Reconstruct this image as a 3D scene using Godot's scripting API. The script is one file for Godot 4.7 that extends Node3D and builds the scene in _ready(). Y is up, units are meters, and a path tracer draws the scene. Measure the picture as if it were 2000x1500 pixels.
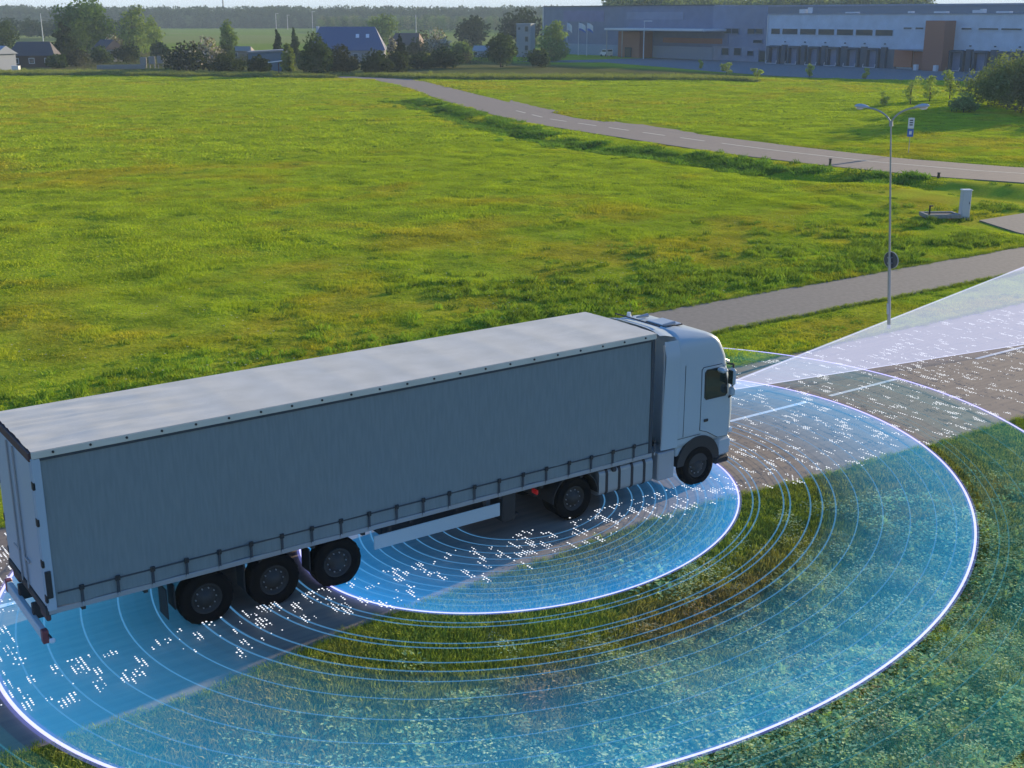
extends Node3D
# A lorry with glowing sensor overlay rings on a country road, a meadow, a village and a warehouse behind it.
# World: the lorry points along +x, y is up, the camera stands on the +z side.

var M := {}
var rng := RandomNumberGenerator.new()
var n_low := FastNoiseLite.new()
var n_mid := FastNoiseLite.new()
var n_fine := FastNoiseLite.new()
var n_bump := FastNoiseLite.new()
var used := {}


func _ready() -> void:
	# ---------------------------------------------------------------- camera
	var cam := Camera3D.new()
	cam.name = "camera"
	cam.position = Vector3(-18.069, 10.843, 21.266)
	cam.rotation = Vector3(-0.2916, -0.6144, 0)
	cam.fov = 34.708
	cam.near = 0.1
	cam.far = 9000.0
	add_child(cam)
	# ---------------------------------------------------------------- sky, air, exposure
	var sky_mat := ProceduralSkyMaterial.new()
	sky_mat.sky_top_color = Color(0.24, 0.45, 0.7)
	sky_mat.sky_horizon_color = Color(0.86, 0.9, 0.94)
	sky_mat.sky_curve = 0.09
	sky_mat.ground_bottom_color = Color(0.24, 0.28, 0.2)
	sky_mat.ground_horizon_color = Color(0.6, 0.66, 0.7)
	sky_mat.sun_angle_max = 28.0
	sky_mat.sun_curve = 0.12
	var sky := Sky.new()
	sky.sky_material = sky_mat
	var env := Environment.new()
	env.background_mode = Environment.BG_SKY
	env.sky = sky
	env.background_energy_multiplier = 0.85
	env.tonemap_mode = Environment.TONE_MAPPER_LINEAR
	env.tonemap_exposure = 1.75
	env.fog_enabled = true
	env.fog_density = 0.00028
	env.fog_light_color = Color(0.74, 0.83, 0.87)
	env.sdfgi_enabled = true
	env.ssao_enabled = true
	env.ssil_enabled = true
	var we := WorldEnvironment.new()
	we.name = "world_environment"
	we.environment = env
	add_child(we)
	# ---------------------------------------------------------------- sun: low, ahead of the lorry and a little to its far side
	var sun := DirectionalLight3D.new()
	sun.name = "sun"
	sun.light_energy = 1.6
	sun.light_color = Color(1.0, 0.91, 0.76)
	sun.light_angular_distance = 0.5
	sun.shadow_enabled = true
	add_child(sun)
	var e := deg_to_rad(SUN_UP)
	sun.look_at_from_position(Vector3.ZERO, -Vector3(cos(e) * 0.991, sin(e), -cos(e) * 0.134), Vector3.UP)

	rng.seed = 7
	set_noise(n_low, 11, 0.022)
	set_noise(n_mid, 12, 0.11)
	set_noise(n_fine, 13, 0.6)
	set_noise(n_bump, 14, 0.28)
	make_materials()
	# ---------------------------------------------------------------- the setting
	make_ground()
	make_roads()
	make_grass()
	make_verge_plants()
	# ---------------------------------------------------------------- large structures
	make_warehouse()
	make_village()
	make_trees()
	make_woods()
	# ---------------------------------------------------------------- things
	make_lorry()
	make_street_things()
	make_far_things()
	make_overlay_rings()


const SUN_UP := 12.0


func set_noise(n: FastNoiseLite, s: int, f: float) -> void:
	n.seed = s
	n.frequency = f
	n.fractal_octaves = 3


# ================================================================ helpers
func lin(r: float, g: float, b: float, a := 1.0) -> Color:
	return Color(r, g, b, a).linear_to_srgb()


func mat(called: String, c: Color, rough := 0.8, metal := 0.0) -> StandardMaterial3D:
	var m := StandardMaterial3D.new()
	m.resource_name = called
	m.albedo_color = c
	m.roughness = rough
	m.metallic = metal
	M[called] = m
	return m


func noise_tex(s: int, f: float, lo: Color, hi: Color, size := 512, oct := 4) -> NoiseTexture2D:
	var n := FastNoiseLite.new()
	n.seed = s
	n.frequency = f
	n.fractal_octaves = oct
	var g := Gradient.new()
	g.set_color(0, lo)
	g.set_color(1, hi)
	var t := NoiseTexture2D.new()
	t.width = size
	t.height = size
	t.seamless = true
	t.noise = n
	t.color_ramp = g
	return t


func over_world(m: StandardMaterial3D, t: Texture2D, scale: float) -> void:
	m.albedo_texture = t
	m.uv1_triplanar = true
	m.uv1_world_triplanar = true
	m.uv1_scale = Vector3.ONE * scale


func numbered(called: String) -> String:
	if not used.has(called):
		used[called] = 0
		return called
	used[called] += 1
	return "%s_%03d" % [called, used[called]]


func tag(o: Node, label := "", category := "", group := "", kind := "") -> Node:
	if label: o.set_meta("label", label)
	if category: o.set_meta("category", category)
	if group: o.set_meta("group", group)
	if kind: o.set_meta("kind", kind)
	return o


func thing(called: String, label: String, category: String, at := Vector3.ZERO, turn := 0.0, group := "") -> Node3D:
	var o := Node3D.new()
	o.name = numbered(called)
	o.position = at
	o.rotation.y = turn
	add_child(o)
	tag(o, label, category, group)
	return o


func put(called: String, mesh: Mesh, m: Material, parent: Node = self, at := Vector3.ZERO, turn := 0.0) -> MeshInstance3D:
	var o := MeshInstance3D.new()
	o.name = numbered(called) if parent == self else called
	o.mesh = mesh
	o.material_override = m
	o.position = at
	o.rotation.y = turn
	parent.add_child(o, true)
	return o


func scatter(called: String, mesh: Mesh, m: Material, buffer: PackedFloat32Array, parent: Node = self) -> MultiMeshInstance3D:
	# buffer: twelve numbers of the place and four of the colour for every copy
	var mm := MultiMesh.new()
	mm.transform_format = MultiMesh.TRANSFORM_3D
	mm.use_colors = true
	mm.mesh = mesh
	mm.instance_count = buffer.size() / 16
	mm.buffer = buffer
	var o := MultiMeshInstance3D.new()
	o.name = numbered(called) if parent == self else called
	o.multimesh = mm
	o.material_override = m
	parent.add_child(o, true)
	return o


func place(buf: PackedFloat32Array, at: Vector3, turn: float, sx: float, sy: float, c: Color, lean := 0.0) -> void:
	var ct := cos(turn)
	var s := sin(turn)
	buf.append_array(PackedFloat32Array([ct * sx, lean * sy, s * sx, at.x, 0.0, sy, 0.0, at.y, -s * sx, lean * 0.4 * sy, ct * sx, at.z, c.r, c.g, c.b, 1.0]))


class MB:
	# collects faces; corners are given counter-clockwise as seen from outside
	var st := SurfaceTool.new()
	var group := -1

	func _init() -> void:
		st.begin(Mesh.PRIMITIVE_TRIANGLES)
		st.set_smooth_group(-1)

	func smooth(k: int) -> void:
		st.set_smooth_group(k)

	func tri(a: Vector3, b: Vector3, c: Vector3) -> void:
		st.add_vertex(a)
		st.add_vertex(c)
		st.add_vertex(b)

	func quad(a: Vector3, b: Vector3, c: Vector3, d: Vector3) -> void:
		tri(a, b, c)
		tri(a, c, d)

	func box(c: Vector3, s: Vector3, r := 0.0, b := Basis()) -> MB:
		# a box with chamfered edges of r
		var h := s * 0.5
		r = minf(r, minf(h.x, minf(h.y, h.z)) * 0.9)
		if r <= 0.0:
			for ax in 3:
				for sg in [-1.0, 1.0]:
					face(c, b, h, ax, sg, 0.0)
			return self
		for ax in 3:
			for sg in [-1.0, 1.0]:
				face(c, b, h, ax, sg, r)
		for ax in 3:
			var u := (ax + 1) % 3
			var w := (ax + 2) % 3
			for su in [-1.0, 1.0]:
				for sw in [-1.0, 1.0]:
					var p := []
					for k in 4:
						var v := Vector3.ZERO
						v[ax] = (h[ax] - r) * (-1.0 if k == 0 or k == 3 else 1.0)
						v[u] = su * (h[u] if k < 2 else h[u] - r)
						v[w] = sw * (h[w] - r if k < 2 else h[w])
						p.append(c + b * v)
					if su * sw > 0:
						quad(p[0], p[1], p[2], p[3])
					else:
						quad(p[3], p[2], p[1], p[0])
		for sx in [-1.0, 1.0]:
			for sy in [-1.0, 1.0]:
				for sz in [-1.0, 1.0]:
					var p0 := c + b * Vector3(sx * h.x, sy * (h.y - r), sz * (h.z - r))
					var p1 := c + b * Vector3(sx * (h.x - r), sy * h.y, sz * (h.z - r))
					var p2 := c + b * Vector3(sx * (h.x - r), sy * (h.y - r), sz * h.z)
					if sx * sy * sz > 0:
						tri(p0, p1, p2)
					else:
						tri(p0, p2, p1)
		return self

	func face(c: Vector3, b: Basis, h: Vector3, ax: int, sg: float, r: float) -> void:
		var u := (ax + 1) % 3
		var w := (ax + 2) % 3
		var p := []
		for k in [[-1, -1], [1, -1], [1, 1], [-1, 1]]:
			var v := Vector3.ZERO
			v[ax] = sg * h[ax]
			v[u] = k[0] * (h[u] - r)
			v[w] = k[1] * (h[w] - r)
			p.append(c + b * v)
		if sg > 0:
			quad(p[0], p[1], p[2], p[3])
		else:
			quad(p[3], p[2], p[1], p[0])

	func cyl(a: Vector3, c: Vector3, r0: float, r1: float, n := 12, caps := true) -> MB:
		var d := (c - a).normalized()
		var x := d.cross(Vector3.UP if absf(d.y) < 0.9 else Vector3.RIGHT).normalized()
		var y := d.cross(x)
		for k in n:
			var t0 := TAU * k / n
			var t1 := TAU * (k + 1) / n
			var e0 := x * cos(t0) + y * sin(t0)
			var e1 := x * cos(t1) + y * sin(t1)
			st.set_smooth_group(1)
			quad(a + e0 * r0, a + e1 * r0, c + e1 * r1, c + e0 * r1)
			st.set_smooth_group(-1)
			if caps:
				if r0 > 0.0: tri(a, a + e1 * r0, a + e0 * r0)
				if r1 > 0.0: tri(c, c + e0 * r1, c + e1 * r1)
		return self

	func tube(pts: Array, r: float, n := 8) -> MB:
		for k in pts.size() - 1:
			cyl(pts[k], pts[k + 1], r, r, n, k == 0 or k == pts.size() - 2)
		return self

	func lathe(prof: Array, at: Vector3, axis: Vector3, n := 28) -> MB:
		# prof: Vector2(radius, place along the axis)
		var x := axis.cross(Vector3.UP if absf(axis.y) < 0.9 else Vector3.RIGHT).normalized()
		var y := axis.cross(x)
		for i in prof.size() - 1:
			for k in n:
				var t0 := TAU * k / n
				var t1 := TAU * (k + 1) / n
				var e0 := x * cos(t0) + y * sin(t0)
				var e1 := x * cos(t1) + y * sin(t1)
				quad(at + e0 * prof[i].x + axis * prof[i].y, at + e1 * prof[i].x + axis * prof[i].y, at + e1 * prof[i + 1].x + axis * prof[i + 1].y, at + e0 * prof[i + 1].x + axis * prof[i + 1].y)
		return self

	func prism(poly: PackedVector2Array, xf: Transform3D, depth: float) -> MB:
		# polygon in the xy plane of xf, grown along its z by depth
		if Geometry2D.is_polygon_clockwise(poly):
			pass
		else:
			poly.reverse()
		var d := xf.basis.z * depth
		var ix := Geometry2D.triangulate_polygon(poly)
		var v := func(k): return xf * Vector3(poly[k].x, poly[k].y, 0)
		for k in range(0, ix.size(), 3):
			var a: Vector3 = v.call(ix[k])
			var b: Vector3 = v.call(ix[k + 1])
			var c: Vector3 = v.call(ix[k + 2])
			if (b - a).cross(c - a).dot(d) < 0.0:
				var s := b
				b = c
				c = s
			tri(a + d, b + d, c + d)
			tri(a, c, b)
		for k in poly.size():
			var a2: Vector3 = v.call(k)
			var b2: Vector3 = v.call((k + 1) % poly.size())
			quad(b2, a2, a2 + d, b2 + d)
		return self

	func done() -> ArrayMesh:
		st.generate_normals()
		return st.commit()


func leaf_mesh(verts: PackedVector3Array, cols: PackedColorArray) -> ArrayMesh:
	var nor := PackedVector3Array()
	nor.resize(verts.size())
	for k in range(0, verts.size(), 3):
		var n := (verts[k + 2] - verts[k]).cross(verts[k + 1] - verts[k]).normalized()
		nor[k] = n
		nor[k + 1] = n
		nor[k + 2] = n
	var a := []
	a.resize(Mesh.ARRAY_MAX)
	a[Mesh.ARRAY_VERTEX] = verts
	a[Mesh.ARRAY_NORMAL] = nor
	if cols.size():
		a[Mesh.ARRAY_COLOR] = cols
	var m := ArrayMesh.new()
	m.add_surface_from_arrays(Mesh.PRIMITIVE_TRIANGLES, a)
	return m


func rect(x: float, y: float, w: float, h: float, r: float, n := 4) -> PackedVector2Array:
	# a rectangle with rounded corners, x and y its middle
	var p := PackedVector2Array()
	for c in [[1, 1, 0], [-1, 1, 1], [-1, -1, 2], [1, -1, 3]]:
		for k in n + 1:
			var t: float = PI / 2 * (c[2] + float(k) / n)
			p.append(Vector2(x + c[0] * (w / 2 - r) + cos(t) * r, y + c[1] * (h / 2 - r) + sin(t) * r))
	return p


# ================================================================ materials
func make_materials() -> void:
	var grain := noise_tex(1, 0.05, Color(0.72, 0.72, 0.72), Color(1, 1, 1))
	var soft := noise_tex(8, 0.02, Color(0.9, 0.9, 0.9), Color(1, 1, 1))
	var soil := mat("ground", Color.WHITE, 1.0)
	soil.vertex_color_use_as_albedo = true
	soil.specular_mode = BaseMaterial3D.SPECULAR_DISABLED
	over_world(soil, noise_tex(2, 0.03, Color(0.7, 0.7, 0.66), Color(1, 1, 1)), 0.35)
	var road := mat("asphalt", lin(0.26, 0.222, 0.188), 0.9)
	over_world(road, noise_tex(3, 0.02, Color(0.82, 0.82, 0.83), Color(1, 0.98, 0.95), 1024, 6), 0.11)
	road.uv1_scale = Vector3(0.025, 0.1, 0.22)
	var path := mat("path_asphalt", lin(0.225, 0.208, 0.178), 0.9)
	over_world(path, noise_tex(5, 0.025, Color(0.86, 0.86, 0.86), Color(1, 1, 1), 1024, 6), 0.13)
	var yard := mat("yard_asphalt", lin(0.2, 0.21, 0.23), 0.9)
	over_world(yard, grain, 0.05)
	mat("paint", lin(0.7, 0.7, 0.68), 0.7)
	mat("old_paint", lin(0.62, 0.58, 0.45), 0.8)
	for a in [["grass", 0.9], ["leaf", 0.8], ["weed", 0.75]]:
		var g := mat(a[0], Color.WHITE, a[1])
		g.vertex_color_use_as_albedo = true
		g.specular_mode = BaseMaterial3D.SPECULAR_DISABLED
		g.cull_mode = BaseMaterial3D.CULL_DISABLED
		g.backlight_enabled = true
		g.backlight = Color(0.75, 0.8, 0.5)
	mat("bark", lin(0.09, 0.07, 0.05), 0.95)
	# lorry
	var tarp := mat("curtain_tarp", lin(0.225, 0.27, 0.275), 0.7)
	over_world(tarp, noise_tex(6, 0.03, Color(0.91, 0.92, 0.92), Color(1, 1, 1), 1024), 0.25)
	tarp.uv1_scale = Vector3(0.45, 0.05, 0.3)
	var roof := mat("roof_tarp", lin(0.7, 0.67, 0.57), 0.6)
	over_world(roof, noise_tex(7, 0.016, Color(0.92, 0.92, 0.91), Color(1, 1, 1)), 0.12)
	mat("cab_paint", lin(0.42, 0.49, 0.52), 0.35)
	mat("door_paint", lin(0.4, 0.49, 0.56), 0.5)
	mat("grey_metal", lin(0.38, 0.39, 0.4), 0.5, 0.3)
	mat("tank_metal", lin(0.36, 0.39, 0.4), 0.45, 0.4)
	mat("dark_metal", lin(0.035, 0.033, 0.035), 0.7)
	mat("maroon", lin(0.09, 0.05, 0.05), 0.7)
	mat("guard_panel", lin(0.46, 0.54, 0.56), 0.5)
	mat("black_plastic", lin(0.02, 0.021, 0.023), 0.6)
	var tyre := mat("tyre_rubber", lin(0.011, 0.01, 0.01), 0.9)
	over_world(tyre, grain, 1.5)
	tyre.metallic_specular = 0.25
	mat("rim_steel", lin(0.045, 0.044, 0.042), 0.6, 0.4)
	mat("strap", lin(0.05, 0.06, 0.07), 0.8)
	mat("dark_glass", lin(0.022, 0.034, 0.032), 0.04).metallic_specular = 1.0
	mat("red", lin(0.2, 0.045, 0.05), 0.5)
	mat("white", lin(0.75, 0.75, 0.74), 0.5)
	mat("lens_white", lin(0.7, 0.72, 0.75), 0.2)
	var tl := mat("tail_light", lin(0.5, 0.02, 0.02), 0.3)
	tl.emission_enabled = true
	tl.emission = Color(1, 0.1, 0.05)
	tl.emission_energy_multiplier = 0.05
	# street
	mat("galvanised", lin(0.36, 0.37, 0.36), 0.5, 0.5)
	mat("lamp_shell", lin(0.45, 0.47, 0.5), 0.45)
	mat("cabinet_grey", lin(0.5, 0.53, 0.55), 0.6)
	mat("concrete", lin(0.4, 0.38, 0.35), 0.9)
	over_world(M.concrete, grain, 0.3)
	mat("sign_blue", lin(0.05, 0.15, 0.5), 0.5)
	mat("sign_back", lin(0.09, 0.1, 0.11), 0.5, 0.3)
	# buildings
	mat("hall_slate", lin(0.17, 0.215, 0.33), 0.6)
	mat("hall_violet", lin(0.19, 0.205, 0.38), 0.6)
	mat("hall_panel", lin(0.225, 0.275, 0.39), 0.6)
	mat("hall_grey", lin(0.28, 0.33, 0.42), 0.6)
	mat("block_white", lin(0.55, 0.65, 0.76), 0.6)
	for k in ["hall_slate", "hall_violet", "hall_panel", "hall_grey", "block_white"]:
		over_world(M[k], soft, 0.03)
	mat("parapet", lin(0.2, 0.235, 0.27), 0.7)
	mat("plinth", lin(0.4, 0.5, 0.6), 0.85)
	over_world(M.plinth, grain, 0.12)
	mat("brick_red", lin(0.33, 0.15, 0.1), 0.85)
	mat("rust_red", lin(0.4, 0.16, 0.09), 0.8)
	mat("dock_dark", lin(0.075, 0.1, 0.125), 0.8)
	mat("dock_door", lin(0.12, 0.14, 0.16), 0.6)
	mat("window_dark", lin(0.03, 0.055, 0.07), 0.1)
	mat("frame_white", lin(0.62, 0.64, 0.66), 0.6)
	mat("roof_blue", lin(0.085, 0.105, 0.185), 0.5)
	mat("roof_dark", lin(0.07, 0.06, 0.07), 0.8)
	mat("roof_brown", lin(0.13, 0.085, 0.075), 0.8)
	mat("wall_beige", lin(0.25, 0.23, 0.2), 0.9)
	mat("wall_brown", lin(0.08, 0.05, 0.04), 0.9)
	mat("wall_grey", lin(0.3, 0.31, 0.33), 0.9)
	mat("shed_blue", lin(0.1, 0.17, 0.24), 0.7)
	mat("shed_pale", lin(0.27, 0.31, 0.37), 0.7)
	# glowing see-through materials of the added sensor overlay graphics
	for a in GLOWS:
		glow(a[0], a[1], a[2], a[3], a[4])


# name, alpha, emitted red, green, blue (linear)
const GLOWS := [
	["glow_core", 0.5, 1.75, 1.7, 3.4], ["glow_halo", 0.2, 0.3, 0.36, 1.3], ["glow_line", 0.42, 0.12, 0.42, 0.85], ["glow_faint_line", 0.3, 0.06, 0.34, 0.5],
	["glow_dot", 0.8, 1.35, 1.4, 1.5], ["glow_beam", 0.34, 1.1, 1.2, 1.7], ["glow_beam_edge", 0.35, 1.4, 1.5, 2.1],
]


func glow(called: String, alpha: float, r: float, g: float, b: float) -> StandardMaterial3D:
	var m := mat(called, lin(0, 0, 0, alpha), 1.0)
	m.transparency = BaseMaterial3D.TRANSPARENCY_ALPHA
	m.specular_mode = BaseMaterial3D.SPECULAR_DISABLED
	m.cull_mode = BaseMaterial3D.CULL_DISABLED
	m.emission_enabled = true
	m.emission = lin(r, g, b) if maxf(r, maxf(g, b)) <= 1.0 else lin(r / 6.0, g / 6.0, b / 6.0)
	m.emission_energy_multiplier = GLOW_POWER * (1.0 if maxf(r, maxf(g, b)) <= 1.0 else 6.0)
	return m


const GLOW_POWER := 0.55


# ================================================================ ground, roads, grass
const EDGE_X := [-60.0, -13.0, -6.5, 0.0, 6.0, 10.0, 140.0]
const EDGE_Z := [3.5, 3.5, 2.7, 2.25, 2.6, 2.75, 2.75]
const ROAD2_NEAR := [[84.0, -190.0], [90.0, -174.7], [81.9, -148.0], [70.8, -120.7], [64.8, -103.5], [60.1, -89.5], [58.6, -80.9], [57.0, -69.0], [55.8, -60.1], [54.9, -50.7], [55.1, -41.1], [56.2, -32.8], [58.3, -26.9], [61.0, -17.0], [63.0, -5.0]]
const ROAD2_FAR := [[92.0, -190.0], [97.2, -172.0], [88.6, -148.0], [78.5, -120.0], [72.0, -101.5], [67.3, -88.0], [66.4, -80.0], [65.2, -69.0], [64.4, -60.1], [63.8, -50.7], [63.7, -41.1], [65.6, -33.0], [68.4, -26.9], [72.0, -17.0], [75.0, -5.0]]
const DITCH := [[64.6, -120.1], [60.8, -106.4], [56.3, -93.8], [51.0, -76.7], [49.1, -66.0], [48.1, -56.5], [49.5, -53.1], [48.3, -43.5], [48.3, -38.0], [49.9, -35.2], [52.3, -32.8]]
const YARD := [[160.0, -232.0], [168.0, -219.1], [176.0, -215.3], [168.7, -185.3], [161.7, -162.4], [158.7, -145.7], [159.0, -133.4], [162.1, -124.5], [169.4, -115.0], [176.0, -95.0]]


func between(xs: Array, ys: Array, x: float) -> float:
	if x <= xs[0]: return ys[0]
	for k in xs.size() - 1:
		if x <= xs[k + 1]:
			return lerpf(ys[k], ys[k + 1], smoothstep(0.0, 1.0, (x - xs[k]) / (xs[k + 1] - xs[k])))
	return ys[-1]


func edge(x: float) -> float:
	return between(EDGE_X, EDGE_Z, x) + 0.05 * n_fine.get_noise_2d(x * 1.5, 3.0)


func line_at(line: Array, z: float) -> float:
	# x of a polyline that runs along z
	for k in line.size() - 1:
		if z <= line[k + 1][1]:
			return lerpf(line[k][0], line[k + 1][0], clampf((z - line[k][1]) / (line[k + 1][1] - line[k][1]), 0.0, 1.0))
	return line[-1][0]


func road2_side(x: float, z: float) -> float:
	# metres outside the far road: below 0 is on it
	if z > -5.0 or z < -190.0: return 50.0
	return maxf(line_at(ROAD2_NEAR, z) - x, x - line_at(ROAD2_FAR, z))


func yard_in(x: float, z: float) -> float:
	# metres into the yard
	if z < -232.0 or z > -95.0: return -50.0
	return x - line_at(YARD, z)


func height(x: float, z: float) -> float:
	var b := n_bump.get_noise_2d(x, z) * (0.16 if z > 0.0 else 0.075) + n_mid.get_noise_2d(x, z) * (0.12 if z > 0.0 else 0.08)
	if z > 0.0:
		var d := z - edge(x)
		if d < 0.3: return -0.06
		return -0.06 - 0.42 * smoothstep(0.2, 1.9, d) - 0.5 * smoothstep(1.6, 5.5, d) + b * smoothstep(1.2, 4.0, d)
	if z > -5.85: return -0.06
	if z > -9.15: return 0.02 + b * 0.4 * smoothstep(0.0, 1.2, minf(-5.85 - z, z + 9.15)) - 0.06 * (1.0 - smoothstep(0.0, 0.7, minf(-5.85 - z, z + 9.15)))
	if z > -13.2: return -0.06
	if z > -20.2 and x > 39.2 and x < 51.2: return -0.07
	var f := smoothstep(0.0, 1.4, -13.2 - z)
	var h := 0.06 * f + b * f
	var r := road2_side(x, z)
	if r < 14.0:
		h *= smoothstep(0.6, 3.0, r)
		if r < 0.8: h = -0.06
		if x < line_at(ROAD2_NEAR, z):
			h -= 0.45 * exp(-pow((x - line_at(DITCH, z)) / 2.2, 2.0)) * smoothstep(2.0, 4.5, r) * smoothstep(-126.0, -118.0, z)
	var y := yard_in(x, z)
	if y > -6.0:
		h *= 1.0 - smoothstep(-6.0, -1.0, y)
		if y > -1.5: h = -0.06
	return h * (1.0 - smoothstep(300.0, 600.0, x - z))


func grass_color(x: float, z: float) -> Color:
	var a := n_low.get_noise_2d(x, z)
	var b := n_mid.get_noise_2d(x + 400.0, z * 1.3)
	var c := n_fine.get_noise_2d(x * 0.6, z * 0.6)
	var g := Color(0.45, 0.52, 0.045)
	g = g.lerp(Color(0.56, 0.44, 0.055), clampf(a * 1.0 + b * 1.1 - 0.08, 0.0, 0.65))
	g = g.lerp(Color(0.3, 0.4, 0.045), clampf(-b * 0.9 - c * 0.8 - 0.2, 0.0, 0.7))
	return g * (1.0 + 0.25 * c)


func ground_color(x: float, z: float) -> Color:
	if z > 0.0:
		var t := n_mid.get_noise_2d(x, z)
		return Color(0.24, 0.27, 0.07).lerp(Color(0.28, 0.21, 0.1), clampf(0.45 + t, 0.0, 1.0)) if z > 6.0 else Color(0.26, 0.32, 0.05)
	var far := x - z
	var g := grass_color(x, z)
	if far > 275.0 and x < 166.0 or far > 470.0:
		# scrub and plots of the village, then open fields up to the woods
		var v := Color(0.16, 0.18, 0.05).lerp(Color(0.22, 0.2, 0.09), clampf(n_low.get_noise_2d(x * 2.0, z * 2.0) + 0.4, 0.0, 1.0))
		g = g.lerp(v, smoothstep(275.0, 285.0, far) * smoothstep(166.0, 150.0, x))
		var field := Color(0.26, 0.36, 0.06) if n_low.get_noise_2d((x - z) * 0.12, 50.0) > 0.0 else Color(0.31, 0.36, 0.11)
		g = g.lerp(field, smoothstep(470.0, 520.0, far))
	return g


func axis(ranges: Array, grow_to: float) -> PackedFloat32Array:
	var p := PackedFloat32Array()
	var v: float = ranges[0][0]
	for r in ranges:
		while v < r[1]:
			p.append(v)
			v += r[2]
	var step := 4.0
	while v < grow_to:
		p.append(v)
		step *= 1.16
		v += step
	p.append(grow_to)
	return p


func make_ground() -> void:
	var xs := axis([[-1600.0, -200.0, 350.0], [-200.0, -60.0, 35.0], [-60.0, -30.0, 5.0], [-30.0, 75.0, 0.6], [75.0, 120.0, 1.2], [120.0, 260.0, 3.5]], 2600.0)
	var zr := axis([[-60.0, -40.0, 5.0], [-40.0, -17.0, 2.0], [-17.0, 65.0, 0.6], [65.0, 125.0, 1.2], [125.0, 290.0, 3.5]], 2600.0)
	var zs := PackedFloat32Array()
	for k in zr.size():
		zs.append(-zr[zr.size() - 1 - k])
	var nx := xs.size()
	var nz := zs.size()
	var v := PackedVector3Array()
	var c := PackedColorArray()
	v.resize(nx * nz)
	c.resize(nx * nz)
	for j in nz:
		for i in nx:
			v[j * nx + i] = Vector3(xs[i], height(xs[i], zs[j]), zs[j])
			c[j * nx + i] = ground_color(xs[i], zs[j])
	var n := PackedVector3Array()
	n.resize(nx * nz)
	for j in nz:
		for i in nx:
			var dx := v[j * nx + mini(i + 1, nx - 1)] - v[j * nx + maxi(i - 1, 0)]
			var dz := v[mini(j + 1, nz - 1) * nx + i] - v[maxi(j - 1, 0) * nx + i]
			n[j * nx + i] = dz.cross(dx).normalized()
	var ix := PackedInt32Array()
	for j in nz - 1:
		for i in nx - 1:
			var a := j * nx + i
			ix.append_array(PackedInt32Array([a, a + 1, a + nx, a + 1, a + nx + 1, a + nx]))
	var arr := []
	arr.resize(Mesh.ARRAY_MAX)
	arr[Mesh.ARRAY_VERTEX] = v
	arr[Mesh.ARRAY_NORMAL] = n
	arr[Mesh.ARRAY_COLOR] = c
	arr[Mesh.ARRAY_INDEX] = ix
	var m := ArrayMesh.new()
	m.add_surface_from_arrays(Mesh.PRIMITIVE_TRIANGLES, arr)
	tag(put("ground", m, M.ground), "meadow and verge ground reaching to the horizon", "ground", "", "structure")


func slab(called: String, a: Array, b: Array, y: float, m: Material, label: String, category := "road") -> MeshInstance3D:
	# a strip between two edges with sides that go down into the ground
	var mb := MB.new()
	mb.smooth(-1)
	for k in a.size() - 1:
		var p := Vector3(a[k][0], y, a[k][1])
		var q := Vector3(a[k + 1][0], y, a[k + 1][1])
		var r := Vector3(b[k + 1][0], y, b[k + 1][1])
		var s := Vector3(b[k][0], y, b[k][1])
		var d := Vector3(0, -0.25, 0)
		mb.quad(p, q, r, s)
		mb.quad(p + d, q + d, q, p)
		mb.quad(s, r, r + d, s + d)
	return tag(put(called, mb.done(), m), label, category, "", "structure")


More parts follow.
